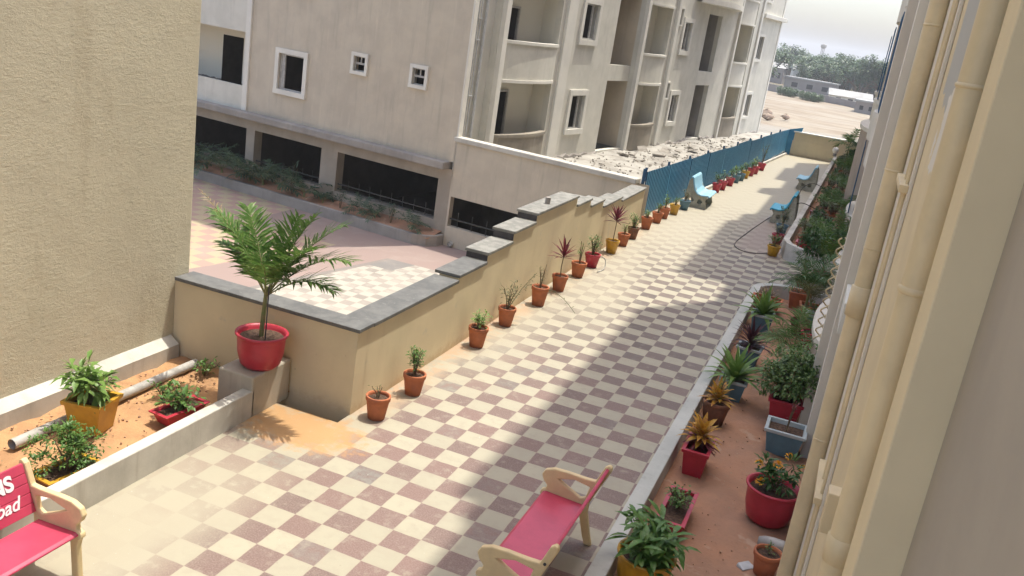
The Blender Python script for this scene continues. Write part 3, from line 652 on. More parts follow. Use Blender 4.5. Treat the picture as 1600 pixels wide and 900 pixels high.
curved(30, 36.5, -.08, -.3, 2.9, .2, 'bow_wall', m_mauve); curved(29.9, 36.6, -.14, 2.9, 3.02, .3, 'balcony_cap', m_rwhite)
b = MB(); b.box(.36, 1.2, 12.2, 49.5, -.3, 15); rpart('wall', b, m_mauve)
# upper storeys, their roofline throws the stepped shadow on the path
prof = [(3.4, 12.9, 19.7), (12.9, 21.1, 22.3)]
b = MB()
b.box(.372, 9, -6, 12.9, 15.002, 19.7); b.box(.372, 9, 12.9, 21.1, 15.002, 22.4)
rpart('upper_storeys', b, m_rwhite)
b = MB(); b.box(.372, 9, 24.35, 31.7, 15.002, 22.4); b.box(.372, 9, 31.7, 33.0, 15.002, 20.8); b.box(.372, 9, 33.0, 38.2, 15.002, 18.6)
b.box(.372, 9, 38.2, 39.6, 15.002, 22); b.box(.372, 9, 39.6, 42.5, 15.002, 18); b.box(.372,9,42.5,47,15.002,21); b.box(.372, 9, 47, 49.5, 15.002, 19)
rpart('upper_storeys', b, m_rwhite)
# curved ground floor balcony
for y0, y1, x1, z0 in ((13.2,16.8,.03,0),(18.6,21.6,.16,0),(26,29.5,.12,0),(34,37.5,.08,0),(18.6,21.6,.16,3.1),(26,29.5,.12,3.1),(34,37.5,.10,3.1),(26,29.5,.14,6.2),(18.6,21.6,.19,6.2)):
    curved(y0, y1, x1, z0-.3 if z0 == 0 else z0-.15, z0+.82, .12, 'balcony_parapet', m_mauve if z0 == 0 else m_rwhite)
    curved(y0-.03, y1+.03, x1-.05, z0+.82, z0+.92, .2, 'balcony_cap', m_rwhite)
# twisted bars and grilles
for yb, xb, zb in ((13.6,.105,.95),):
    
    for ph in (0, PI): b = MB(); b.tube([(xb+.055*math.cos(a+ph), yb+.055*math.sin(a+ph), zb+a*.30/(2*PI)) for a in [i*PI/8 for i in range(84)]], .012, 6); rpart('twisted_bar', b, m_pipe)
for y0, z0, xg in ((19,4.05,.19),(26.5,4.05,.16),(19,7.15,.20),(26.5,7.15,.16),(34.4,4.05,.14),(34.4,.95,.12),(26.5,.95,.15)):
    b = MB(); 
    for i in range(5): b.tube([(xg, y0, z0+i*.45), (xg, y0+2.2, z0+i*.45)], .016, 5)
    for i in range(9): b.tube([(xg, y0+i*.27, z0), (xg, y0+i*.27, z0+1.85)], .012, 5)
    rpart('window_grille', b, m_bluedk)
# down pipes and conduits
def pipe(x, y, r, z0=-.2, z1=12): b = MB(); b.tube([(x,y,z0),(x,y,z1)], r, 20, caps=False); return b
p1 = rpart('down_pipe', pipe(.285, 7.4, .068), m_pipe); p2 = rpart('down_pipe', pipe(.315, 3.6, .055), m_pipe)
for dx, yy in ((0,6.55),(.0,6.3)): rpart('conduit', pipe(.335, yy, .012), m_pipe)
def collar(par, x, y, r, z0, z1, r0=None):
    r0 = (.067 if par is p1 else .054)
    b = MB(); b.tube([(x,y,z0),(x,y,z0+.006),(x,y,z1-.006),(x,y,z1)], [r0,r,r,r0], 20, caps=False); o = b.build('collar', m_pipe, par); o.location = (0,0,0)
for z0, z1 in ((3.0,3.25),): collar(p1, .285, 7.4, .084, z0, z1)
for z0, z1 in ((1.93,1.95),(3.55,3.56),(4.15,4.17),(5.2,5.22)): collar(p1, .285, 7.4, .074, z0, z1)
for z0, z1 in ((4.1,4.13),(2.95,3.07),(4.85,4.87)): collar(p2, .315, 3.6, .061, z0, z1)
for z in (1.93, 4.15):
    b = MB(); b.box(.29, .345, 6.2, 6.9, z, z+.05); rpart('pipe_bracket', b, m_pipe, .005)
b = MB(); b.box(.24, .36, 4.0, 4.1, 2.85, 3.05); rpart('pipe_bracket', b, m_pipe, .006)
b = MB(); b.box(.275, .344, 10.9, 11.93, 1.86, 2.24); tag(rpart('meter_box', b, m_white, .008), None, None)

# ------------------------------------------------------------------ benches
def pink_bench(x_front, y0, y1, facing, label, lettering=False):
    # facing -1: sits looking towards -x, +1: towards +x
    root = empty('garden_bench', (x_front, (y0+y1)/2, 0), 0, label, 'bench', 'pink and cream garden benches')
    if facing > 0: root.rotation_euler = (0, 0, PI)
    Lh = (y1-y0)/2
    outer = [(-.005,0),(.065,0),(.085,.30),(.10,.385),(.36,.375),(.40,.30),(.46,.10),(.50,0),(.575,0),(.53,.14),(.475,.34),(.475,.44),(.55,.64),(.635,.845),(.63,.885),(.60,.90),(.565,.87),(.50,.70),(.40,.695),(.22,.70),(.08,.695),(-.01,.66),(-.04,.60),(-.015,.545),(.03,.50),(.02,.455),(-.02,.44),(-.03,.40),(0,.37),(.015,.30)]
    hole = [(.13,.60),(.30,.645),(.455,.62),(.43,.50),(.38,.475),(.24,.54)]
    for s in (-1, 1):
        poly_plate(outer, [hole], .055, 'y', (0, s*Lh-.0275, 0), 'end_frame', m_bcream, root, .012)
    b = MB(); prof = [(0,.425),(.03,.44),(.42,.42),(.43,.395),(.03,.405),(0,.41)]
    b.rings([[(x, y, z) for x, z in prof] for y in (-Lh+.03, Lh-.03)]); b.add([(x,-Lh+.03,z) for x,z in prof],[tuple(range(6))]); b.add([(x,Lh-.03,z) for x,z in prof],[tuple(range(6))[::-1]])
    bevel(b.build('seat', m_pink_seat, root), .006)
    b = MB(); bx, bz, tx, tz = .455, .475, .60, .865; d = Vector((tx-bx, 0, tz-bz)); n = Vector((-d.z, 0, d.x)).normalized()
    rows = 5
    for i in range(rows):
        a = Vector((bx,0,bz))+d*(i/rows+.006); c = Vector((bx,0,bz))+d*((i+1)/rows-.006)
        q = [a+n*.018, c+n*.018, c-n*.014, a-n*.014]
        vs = [(p.x, y, p.z) for y in (-Lh+.03, Lh-.03) for p in q]; b.add(vs, [(0,1,2,3),(4,7,6,5),(0,4,5,1),(1,5,6,2),(2,6,7,3),(3,7,4,0)])
    core = [Vector((bx,0,bz))+n*.012, Vector((tx,0,tz))+n*.012, Vector((tx,0,tz))-n*.012, Vector((bx,0,bz))-n*.012]
    b.add([(p.x, y, p.z) for y in (-Lh+.028, Lh-.028) for p in core], [(0,1,2,3),(4,7,6,5),(0,4,5,1),(1,5,6,2),(2,6,7,3),(3,7,4,0)])
    bevel(b.build('backrest', m_pink_seat, root), .004)
    bk = root.children[-1]
    for s in (-1, 1):
        for u, z in ((.20,.425),(.545,.71)):
            bo = MB(); bo.tube([(u, s*(Lh+.028), z), (u, s*(Lh+.036), z)], .013, 10); bo.build('bolt', m_dark, root)
    if lettering:
        for txt, fz, sz in (('WNS', .60, .17), ('abad', .20, .15)):
            cu = bpy.data.curves.new('lettering', 'FONT'); cu.body = txt; cu.size = sz; cu.extrude = .002; cu.align_x = 'RIGHT'; cu.offset = .006 if txt == 'WNS' else .002
            if txt == 'abad': cu.shear = .35
            to = bpy.data.objects.new('lettering', cu); C.objects.link(to)
            me = bpy.data.meshes.new_from_object(to.evaluated_get(bpy.context.evaluated_depsgraph_get())); bpy.data.objects.remove(to)
            me.materials.clear(); me.materials.append(m_letter)
            o = bpy.data.objects.new('lettering', me); C.objects.link(o); o.parent = bk
            # text x axis -> local -y (bench turned round), text y axis -> up the backrest, normal -> front
            X = Vector((0,-1,0)); Y = d.normalized(); Z = X.cross(Y)
            M_ = Matrix((X, Y, Z)).transposed().to_4x4(); p = Vector((bx,0,bz))+d*fz+n*.0215; M_.translation = Vector((p.x, -Lh+.16, p.z)); o.matrix_local = M_
    return root
pink_bench(-2.07, 6.28, 7.88, -1, 'pink slatted bench with cream arms in the shade, back to the grey kerb')
pink_bench(-4.98, 3.3, 4.93, 1, 'pink bench with white lettering on its backrest at the bottom left corner', True)

def concrete_bench(x, y, facing, seatmat, label, Lb=1.15):
    root = empty('concrete_bench', (x, y, 0), 0 if facing > 0 else PI, label, 'bench', 'blue concrete benches by the far path')
    out = [(-.06,0),(.56,0),(.60,.05),(.56,.18),(.53,.27),(.58,.35),(.60,.41),(.36,.41),(.24,.48),(.15,.66),(.08,.84),(.0,.86),(-.05,.78),(-.09,.4),(-.10,.1)]
    circ = lambda cx, cz, r: [(cx+r*math.cos(a), cz+r*math.sin(a)) for a in [i*PI/5 for i in range(10)]]
    for s in (-1, 1): poly_plate(out, [circ(.12,.22,.075), circ(.37,.20,.075)], .06, 'y', (0, s*(Lb/2-.08)-.03, 0), 'side_panel', m_bconc, root, .008)
    prof = [(.64,.36),(.66,.40),(.60,.44),(.40,.42),(.28,.45),(.20,.54),(.14,.70),(.09,.88),(.04,.93),(-.01,.90)]
    th = .045; b = MB(); top = prof; n = len(prof)
    rings = []
    for i, (px, pz) in enumerate(prof):
        t = Vector((prof[min(i+1,n-1)][0]-prof[max(i-1,0)][0], 0, prof[min(i+1,n-1)][1]-prof[max(i-1,0)][1])).normalized(); nn = Vector((t.z,0,-t.x))*th
        rings.append([(px,-Lb/2,pz),(px,Lb/2,pz),(px-nn.x,Lb/2,pz-nn.z),(px-nn.x,-Lb/2,pz-nn.z)])
    b.rings(rings, smooth=False); b.add(rings[0],[(0,1,2,3)]); b.add(rings[-1],[(3,2,1,0)]); bevel(b.build('seat', seatmat, root), .01)
concrete_bench(-4.42, 28.3, 1, m_lblue, 'light blue concrete bench against the blue fence in full sun', 1.3)
concrete_bench(-1.35, 28.5, -1, m_tblue, 'turquoise-topped concrete bench against the planter wall, nearer of two in shade')
concrete_bench(-1.25, 36.8, -1, m_lblue, 'pale blue concrete bench against the planter wall, farther of two in shade')

# ------------------------------------------------------------------ pots and plants
def round_pot(root, r, h, mat, rimw=.012, soilm=m_soil, taper=.68, belly=False, rimmat=None):
    b = MB()
    if belly: prof = [(0,0),(r*.62,0),(r*.80,h*.12),(r*.92,h*.45),(r*.96,h*.85),(r*1.0,h*.92),(r*1.05,h*.95),(r*1.05,h),(r*.95,h),(r*.92,h*.9),(r*.8,h*.8)]
    else: prof = [(0,0),(r*taper,0),(r*.93,h*.80),(r*.93,h*.805),(r*1.0,h*.815),(r*1.02,h*.98),(r,h),(r-rimw*1.6,h),(r*.86,h*.9),(r*.80,h*.7)]
    b.lathe(prof, n=28); p = b.build('pot', mat, root)
    s_ = MB(); n = 20; zz = h*.86
    ring = [(r*.9*math.cos(2*PI*i/n), r*.9*math.sin(2*PI*i/n), zz) for i in range(n)]; mid = [(x*.55, y*.55, zz+.012*R.uniform(-.5,1.5)) for x, y, z in ring]
    s_.add(ring+mid+[(0,0,zz+.012)], [(i,(i+1)%n,n+(i+1)%n,n+i) for i in range(n)]+[(n+i,n+(i+1)%n,2*n) for i in range(n)], True); s_.build('soil', soilm, root); return zz
def square_pot(root, a, c, h, mat, rim=None, taper=.72):
    # a, c half sizes at the rim
    def loop(k, z, k2=None): return [(-a*k,-c*k,z),(a*k,-c*k,z),(a*k,c*k,z),(-a*k,c*k,z)]
    b = MB(); b.rings([loop(taper,0), loop(.93,h*.88)]); b.add(loop(taper,0), [(3,2,1,0)]); bevel(b.build('pot', mat, root), .008)
    t = .035; b = MB()
    def lp(da, z): return [(-a-da,-c-da,z),(a+da,-c-da,z),(a+da,c+da,z),(-a-da,c+da,z)]
    b.rings([lp(-.012,h*.87), lp(.006,h*.88), lp(.01,h), lp(-t,h), lp(-t-.01,h*.72)]); bevel(b.build('rim', rim or mat, root), .004)
    s_ = MB(); s_.quad(*lp(-t+.0,h*.83)); s_.build('soil', m_soil, root); return h*.83
def rdir(el0, el1, az=None):
    a = R.uniform(0, 2*PI) if az is None else az; e = math.radians(R.uniform(el0, el1)); return Vector((math.cos(a)*math.cos(e), math.sin(a)*math.cos(e), math.sin(e)))
def rosette(root, z, n, L, W, mat, stem=0, droop=1.0, el=(20,80), name='foliage'):
    if stem:
        s_ = MB(); s_.tube([(0,0,z-.02),(.01,.005,z+stem*.5),(0,.01,z+stem)], [.012,.010,.009], 6); s_.build('stem', m_bark, root)
    b = MB()
    for i in range(n):
        t = i/n; d = rdir(el[0]+(el[1]-el[0])*t*.9, el[0]+(el[1]-el[0])*t*.9+14, i*2.4+R.uniform(-.3,.3)); l = L*R.uniform(.75,1.08)
        b.leaf((d.x*.008, d.y*.008, z+stem-(.05 if stem else 0)+(t*.10 if stem else t*.03)), d, l, W, droop*R.uniform(.7,1.3), seg=6, fold=.35, shape=.8)
    return b.build(name, mat, root)
def shrub(root, z, h, rad, n, L, W, mat, nst=5, low=.25, stemm=m_bark, droop=.5):
    st = MB(); b = MB()
    for i in range(nst):
        d = rdir(62, 88); top = Vector((R.uniform(-1,1)*rad*.65, R.uniform(-1,1)*rad*.65, z+h*R.uniform(.65,1)))
        mid = Vector((top.x*.35, top.y*.35, z+(top.z-z)*.5)); st.tube([(top.x*.08, top.y*.08, z-.02), mid, top], [.009,.007,.003], 5, False)
        k = max(1, n//nst)
        for j in range(k):
            t = low+(1-low)*R.random()**.8; p = Vector((top.x*.08,top.y*.08,z)).lerp(mid, t*2) if t < .5 else mid.lerp(top, t*2-1)
            dd = rdir(-15, 65); twig = rad*R.uniform(.05,.5)*(1.15-t*.5); q = p+dd*twig
            if j % 3 == 0: st.tube([p, q], [.003,.002], 3, False)
            b.leaf(q, (dd+rdir(-20,40)*.7), L*R.uniform(.6,1.15), W*R.uniform(.7,1.1), droop, seg=2)
    st.build('stem', stemm, root); b.build('foliage', mat, root)
def bushy(root, z, h, rad, n, L, W, mat, clumps=9, trunk=True, low=.35):
    st = MB(); b = MB(); cs = []
    for i in range(clumps):
        c = Vector((R.uniform(-1,1)*rad*.7, R.uniform(-1,1)*rad*.7, z+h*R.uniform(low,.92))); cs.append((c, rad*R.uniform(.28,.5)))
        if trunk: st.tube([(0,0,z-.02), (c.x*.3, c.y*.3, z+(c.z-z)*.5), c], [.014,.009,.004], 5, False)
    for i in range(n):
        c, r_ = R.choice(cs); v = rdir(-50, 90); p = c+v*r_*R.uniform(.35,1.1)**.6
        b.leaf(p, v+rdir(-30,50)*.8, L*R.uniform(.6,1.15), W*R.uniform(.7,1.1), .5, seg=2)
    if trunk: st.build('stem', m_bark, root)
    b.build('foliage', mat, root)
def frond(b, st, o, d, L, lw, nl, droop=.9, ll=.28, lwid=.02, upv=.6, ldr=.9):
    o = Vector(o); d = Vector(d).normalized(); p = o.copy(); pts = [p.copy()]; dirs = [d.copy()]; N_ = 12
    for i in range(N_):
        d = (d+Vector((0,0,-droop/N_*(.3+1.4*i/N_)))).normalized(); p = p+d*L/N_; pts.append(p.copy()); dirs.append(d.copy())
    st.tube(pts, [lw*(1-.8*i/N_) for i in range(N_+1)], 4, False)
    for i in range(nl):
        t = .25+.75*(i+R.uniform(-.3,.3))/nl; k = t*N_; a = min(int(k), N_-1); q = pts[a].lerp(pts[a+1], k-a); dd = dirs[a]; side = dd.cross(Vector((0,0,1)))
        side = side.normalized() if side.length > .01 else Vector((1,0,0)); upn = side.cross(dd)
        for s in (-1, 1):
            v = dd*(.55+.5*t)+side*s*R.uniform(.65,.95)+upn*R.uniform(.1,upv); b.leaf(q, v, ll*math.sin(PI*(.15+.8*t))**.6*R.uniform(.8,1.1), lwid, ldr*R.uniform(.5,1.5), up=upn, seg=3, fold=.3, shape=.7)
def palm(root, z, nf, L, trunk, mat, nl=22, ll=.28, lwid=.02, el=(35,80), droop=.9, dry=0):
    st = MB(); b = MB()
    if trunk: st.tube([(0,0,z-.02),(.01,0,z+trunk*.5),(0,.01,z+trunk)], [.035,.028,.022], 8)
    for i in range(nf):
        frond(b, st, (0,0,z+trunk), rdir(*el, i*2.4+R.uniform(-.3,.3)), L*R.uniform(.8,1.1), .008, nl, droop*R.uniform(.7,1.3), ll, lwid)
    st.build('stem', m_greenstem, root); b.build('foliage', mat, root)

GR = 'terracotta pots in a row along the wall and fence'
def P_(x, y, z, label, group=None, rz=None, cat='potted plant'):
    return empty('potted_plant', (x, y, z), R.uniform(0,6.28) if rz is None else rz, label, cat, group)
# the row along the wall
def clay(x, y, label, r=.15, h=.30, mat=None, group=GR): o = P_(x, y, 0, label, group); r *= R.uniform(.93,1.06); h *= R.uniform(.93,1.06); zz = round_pot(o, r, h, mat or m_terra); return o, zz
o, z = clay(-4.57, 9.02, 'terracotta pot with a nearly bare dry twig, nearest of the row at the wall corner'); shrub(o, z, .20, .12, 16, .04, .015, m_olive, 4)
o, z = clay(-4.55, 9.93, 'terracotta pot with a tall leafy green shrub, second from the wall corner'); shrub(o, z, .44, .15, 230, .065, .022, m_grn, 8); 
o, z = clay(-4.60, 12.10, 'terracotta pot with a small spreading green shrub beside a cracked wall patch', .155, .31); shrub(o, z, .28, .24, 150, .07, .028, m_lime, 8)
o, z = clay(-4.62, 13.32, 'terracotta pot with a thin one-sided olive shrub leaning over the path', .15, .33); shrub(o, z, .46, .24, 130, .06, .02, m_olive, 6)
b = MB(); b.tube([(0,0,z),(.15,.15,z+.35),(.32,.32,z+.62)], [.006,.005,.003], 5)
for i in range(22): t = .4+.6*i/22; b.leaf((.32*t,.32*t,z+.62*t), rdir(-20,60), .06, .02, .4, seg=2)
b.build('long_shoot', m_olive, o); o.rotation_euler = (0,0,.1)
o, z = clay(-4.57, 14.76, 'terracotta pot with bare stems and long thin shoots sprawling sideways', .15, .33); shrub(o, z, .48, .14, 40, .05, .014, m_olive, 6)
b = MB()
for sx, sy, l_ in ((1,-.25,.75),(-1,.2,.45)):
    pts = [Vector((sx*l_*t, sy*l_*t, z+.12*math.sin(PI*t)-.22*t)) for t in [i/8 for i in range(9)]]; b.tube(pts, .004, 4)
    for i in range(14): q = pts[2+i*6//14]; b.leaf(q+Vector((R.uniform(-.03,.03),)*3), rdir(-30,60), .05, .018, .3, seg=2)
b.build('long_shoot', m_olive, o); o.rotation_euler = (0,0,0)
o, z = clay(-4.58, 15.92, 'terracotta pot with red spiky cordyline on a thin stem, nearer of the two', .155, .32); rosette(o, z, 26, .36, .045, m_rleaf, .42, .35, (5,80))
o, z = clay(-4.59, 17.15, 'terracotta pot with thin grassy shoots, right after the nearer red cordyline'); shrub(o, z, .5, .10, 60, .09, .014, m_lime, 7)
o, z = clay(-4.60, 18.15, 'bright red round pot with bushy plant and hose loop in the wall row', .16, .30, m_potred); shrub(o, z, .42, .24, 220, .08, .024, m_varie, 9)
o, z = clay(-4.60, 19.72, 'yellow pot with a tall red cordyline, standing by the stepped-down wall', .155, .30, m_potyel); rosette(o, z, 28, .38, .05, m_rleaf, .50, .35, (5,80))
o, z = clay(-4.58, 20.66, 'terracotta pot with a few thin green leaves, just past the yellow cordyline pot'); shrub(o, z, .28, .12, 50, .07, .02, m_lime, 5)
o, z = clay(-4.59, 21.62, 'darker brown clay pot with a leafy green shrub near the wall end', .155, .30, m_potbrown); shrub(o, z, .36, .20, 170, .07, .026, m_grn, 8)
for i, (x, y, mt, lf, lab) in enumerate([(-4.60,23.1,m_terra,m_grn,'terracotta pot with low plant at the very end of the cream wall'),(-4.56,24.2,m_terra,m_grn,'terracotta pot with upright green sprigs, first one in front of the blue fence'),(-4.54,25.0,m_terra,m_lime,'terracotta pot with light green shrub, second in front of the blue fence'),(-4.44,25.9,m_potyel,m_grn,'yellow pot with a green shrub, in front of the blue fence before the bench'),(-4.36,27.0,m_potblue,m_olive,'blue-grey pot touching the sunny light blue bench')]):
    o, z = clay(x, y, lab, .16, .30, mt); shrub(o, z, .24+.1*(i%3), .17, 90, .07, .026, lf, 6)
farp = [(-4.14,31.5,m_potred,'first'),(-4.07,32.3,m_potred,'second'),(-3.99,33.6,m_potred,'third'),(-3.93,34.7,m_potblue,'a'),(-3.86,35.5,m_potblue,'b'),(-3.80,36.4,m_potyel,'a'),(-3.72,37.4,m_potred,'fourth'),(-3.66,38.3,m_potred,'fifth'),(-3.58,39.8,m_potred,'last')]
labs = ['red pot nearest beyond the sunny bench, by the fence','red pot second beyond the sunny bench, by the fence','red pot third beyond the sunny bench, next to a grey one','nearer of two blue-grey pots among red ones by the fence','farther of two blue-grey pots among red ones by the fence','orange-yellow pot with green shrub among the far red ones','red pot right behind the orange-yellow one at the fence','red pot second to last in the far fence row','farthest red pot of the fence row, with a tall thin plant']
for (x, y, mt, _), lab in zip(farp, labs):
    o, z = clay(x, y, lab, .17, .30, mt, 'coloured pots along the far fence'); tall = 'tall' in lab
    shrub(o, z, .95 if tall else .38, .22, 70 if tall else 110, .09, .035, m_grn if R.random() < .6 else m_grn2, 6)
for (x, y, mt, lab, lf, hh) in [(-1.36,23.3,m_potyel,'yellow pot at the rounded corner of the far planter wall',m_grn,.3),(-1.42,24.9,m_potred,'red pot behind the yellow one at the planter wall corner',m_olive,.32),(-1.46,26.5,m_potblue,'blue-grey pot beside the turquoise bench at the planter wall',m_grn2,.55)]:
    o, z = clay(x, y, lab, .16, .28, mt, 'coloured pots by the planter wall'); shrub(o, z, hh, .2, 130, .09, .035, lf, 7)

# palm in the big red pot
o = P_(-5.86, 8.44, .5, 'big glossy red pot with a young palm on the concrete block', None, 0); z = round_pot(o, .29, .42, m_potred, belly=True)
st = MB(); b = MB(); dr = MB(); st.tube([(-.01,0,z-.02),(.0,0,z+.25),(.02,0,z+.62)], [.030,.026,.021], 9); 
base = Vector((.02,0,z+.50))
for az, el_, L, dp, lm in [(.0,50,1.30,1.0,.42),(.3,60,1.30,.75,.40),(-.3,58,1.15,.9,.38),(.15,70,1.2,.7,.36),(3.1,60,1.2,1.0,.38),(2.7,68,1.1,.9,.36),(3.5,66,1.1,.95,.36),(3.0,50,.9,1.0,.32),(1.2,74,1.0,.7,.34),(-.05,42,1.0,1.2,.36),(5.2,60,.8,1.1,.34)]:
    frond(b, st, base, Vector((math.cos(az)*math.cos(math.radians(el_)), math.sin(az)*math.cos(math.radians(el_)), math.sin(math.radians(el_)))), L, .010, 30, dp, lm, .034, .55, .6)
frond(dr, st, base, Vector((math.cos(3.2)*.62, math.sin(3.2)*.62, .95)), 1.45, .009, 22, .6, .2, .014)
st.build('stem', m_greenstem, o); b.build('foliage', m_palm, o); dr.build('dry_frond', m_dry, o)
sk = MB(); sk.tube([(.09,-.06,z-.02),(.085,-.05,z+.66)], .008, 6); sk.build('support_stake', m_dark, o)

# garden corner
o = P_(-6.72, 6.78, .07, 'yellow square planter with a leafy green plant in the orange soil garden', 'square planters', .22); z = square_pot(o, .21, .21, .36, m_potyel); shrub(o, z, .42, .32, 170, .20, .065, m_lime, 12, .3, m_greenstem, .9)
o = P_(-6.20, 7.50, .07, 'red trough with trailing leaves behind the low white garden wall', None, 1.45); z = square_pot(o, .30, .13, .15, m_potred); shrub(o, z, .20, .32, 150, .09, .05, m_grn, 9)
o = P_(-6.10, 5.85, .07, 'yellow-rimmed trough with ferny green plant behind the low garden wall', None, 1.45); z = square_pot(o, .28, .15, .16, m_potbrown, m_potyel); bushy(o, z-.05, .46, .30, 1500, .045, .024, m_grn, 14)
b = MB(); n_ = 14; pts = [(-6.95,6.0,.13),(-6.97,7.2,.13),(-6.98,8.7,.13)]; b.tube(pts, .055, 16, caps=False); b.tube([pts[0],pts[2]], .047, 16, caps=False)
tag(b.build('drain_pipe', m_pvc), 'grey-white plastic pipe lying on the orange soil', 'pipe')
for x, y, hh, lab in [(-7.1,5.55,.5,'thin weedy shrub by the plinth at the left edge'),(-6.75,8.6,.16,'small creeping green weed at the foot of the cream front wall'),(-6.65,7.75,.22,'leafy weed arching over the plastic pipe')]:
    o = empty('weed', (x, y, .07), 0, lab, 'plant'); shrub(o, 0, hh, .2, 70, .06, .035, m_olive if hh > .4 else m_grn, 7)

# near planting bed
G2 = 'planters in the near red soil bed'
def Q(x, y, lab, kind, mat=None, a=.2, c=.2, h=.3, rz=0, rim=None):
    o = P_(x, y, -.2, lab, G2, rz)
    if kind == 'r': z = round_pot(o, a, h, mat, belly=(a > .25))
    else: z = square_pot(o, a, c, h, mat, rim)
    return o, z
o, z = Q(-.93, 7.72, 'big yellow round pot full of glossy green leaves beside the pink bench', 'r', m_potyel, .27, h=.42); 
b = MB(); st = MB()
for i in range(34):
    a_ = R.uniform(0,6.28); e = R.uniform(35,85); top = Vector((math.cos(a_),math.sin(a_),0))*R.uniform(.05,.27)+Vector((0,0,z+R.uniform(.12,.42))); st.tube([(top.x*.2,top.y*.2,z),top], [.006,.004], 4, False)
    for j in range(9): b.leaf(top+rdir(-60,60)*.02-Vector((0,0,.03*j*R.random())), rdir(-10,60), R.uniform(.14,.26), R.uniform(.045,.065), R.uniform(.6,1.4), seg=4, fold=.3)
st.build('stem', m_greenstem, o); b.build('foliage', leafmat('glossy_leaves', (.07,.16,.03), (.11,.22,.045), (.20,.28,.10)), o)
o, z = Q(-.89, 9.15, 'red trough with small green herbs right behind the big yellow pot', 's', m_potred, .15, .42, .24); shrub(o, z, .22, .22, 160, .06, .03, m_grn, 12)
o, z = Q(-.94, 10.62, 'red square planter with a yellow and purple croton', 's', m_potred, .16, .28, .36); rosette(o, z, 34, .30, .075, m_yleaf, .16, .7, (5,75)); rosette(o, z, 24, .28, .06, m_rleaf, .06, .8, (5,40))
o, z = Q(-.98, 12.25, 'brown clay round pot with yellow and red croton near the kerb', 'r', m_potbrown, .2, h=.34); rosette(o, z, 28, .28, .07, m_yleaf, .08, .7, (10,75)); shrub(o, z, .45, .15, 50, .06, .02, m_grn, 4)
o, z = Q(-.90, 13.35, 'blue-grey square planter with strap leaves, nearest of three by the kerb', 's', m_potblue, .2, .2, .34, .05, m_rimblue); rosette(o, z, 40, .60, .085, m_lime, 0, 1.0, (25,85))
o, z = Q(-.88, 15.1, 'blue-grey square planter with dark purple leaves, middle of three by the kerb', 's', m_potblue, .2, .2, .34, -.05, m_rimblue); rosette(o, z, 44, .46, .055, m_pleaf, .08, .9, (15,80))
o, z = Q(-.92, 17.3, 'blue-grey square planter with bright green rosette, farthest of three by the kerb', 's', m_potblue, .21, .21, .34, .05, m_rimblue); rosette(o, z, 38, .62, .09, m_lime, 0, 1.1, (20,85))
o, z = Q(-.98, 18.7, 'terracotta trough with dried straw-coloured leaves near the curved kerb', 's', m_terra, .3, .16, .3, 0); shrub(o, z, .22, .28, 80, .09, .03, m_dry, 8)
o, z = Q(-.42, 19.6, 'empty-looking terracotta square planter in the corner of the bed', 's', m_terra, .22, .22, .36, .1); shrub(o, z, .12, .2, 30, .06, .02, m_dry, 5)
o, z = Q(-.15, 18.9, 'red square planter with arching palm in the bed corner', 's', m_terra, .2, .2, .3, .1); palm(o, z, 9, .75, .1, m_olive, 16, .26, .02)
o, z = Q(.13, 8.72, 'small terracotta pot with tiny seedling by the big pipe', 'r', m_terra, .145, h=.28); shrub(o, z, .14, .09, 24, .04, .02, m_grn, 4)
o, z = Q(.03, 9.9, 'big round red pot with orange-yellow flowers', 'r', m_potred, .30, h=.44); bushy(o, z, .34, .24, 260, .11, .045, m_grn2, 8)
for i, (fx_, fy_, fz_) in enumerate([(-.22,.05,.24),(-.02,-.06,.34),(.24,.10,.30),(.08,.2,.36),(-.16,-.14,.12)]):
    fb = MB()
    for j in range(46): v = rdir(-10,90); fb.leaf(Vector((fx_,fy_,z+fz_))+v*.03, v, .032, .024, .2, seg=2)
    fb.build('flower', m_flower, o)
o.rotation_euler = (0,0,0)
o, z = Q(.0, 11.95, 'blue-grey trough with one thin bare sapling', 's', m_potblue, .26, .24, .36, 0, m_rimblue); shrub(o, z, .6, .1, 24, .06, .03, m_rleaf, 3)
o, z = Q(-.09, 13.0, 'red square planter with a dense green ficus bush', 's', m_potred, .24, .22, .38, 0); bushy(o, z-.05, .80, .50, 3200, .08, .045, m_varie, 26, low=.12)
o, z = Q(-.20, 14.6, 'green clay pot hidden under a feathery palm behind the ficus', 'r', m_potbrown, .2, h=.3); palm(o, z, 15, .75, .35, m_palm, 20, .3, .016, (20,80), 1.2)
o, z = Q(.02, 16.9, 'red round planter with little greenery next to the curved balcony', 's', m_potred, .2, .25, .34, .1); shrub(o, z, .25, .2, 60, .07, .03, m_grn, 6)
o, z = Q(.02, 18.15, 'blue-grey square planter behind the palm trunk by the balcony', 's', m_potblue, .2, .2, .34, 0, m_rimblue); shrub(o, z, .3, .22, 80, .09, .03, m_grn, 6)
o, z = Q(-.22, 17.6, 'clay pot with a small tree whose feathery crown fills the bed corner', 'r', m_potbrown, .2, h=.3); palm(o, z, 16, .85, .65, m_grn2, 20, .32, .018, (15,80), 1.3)
o, z = Q(-.45, 20.5, 'dark leafy sapling in clay pot at the gap between the two beds', 'r', m_potbrown, .16, h=.28); o.location.z = 0; bushy(o, z, 1.05, .36, 620, .13, .05, m_grn2, 9)
o, z = Q(-.1, 21.4, 'arching areca palm in the gap between the two beds', 'r', m_potbrown, .2, h=.28); o.location.z = 0; palm(o, z, 13, 1.0, .2, m_palm, 20, .34, .022, (25,80), 1.2)
b = MB()
for i in range(8): pass
prof = [(0,-.17),(.05,-.165),(.07,-.10),(.075,0),(.068,.10),(.04,.16),(.0,.17)]
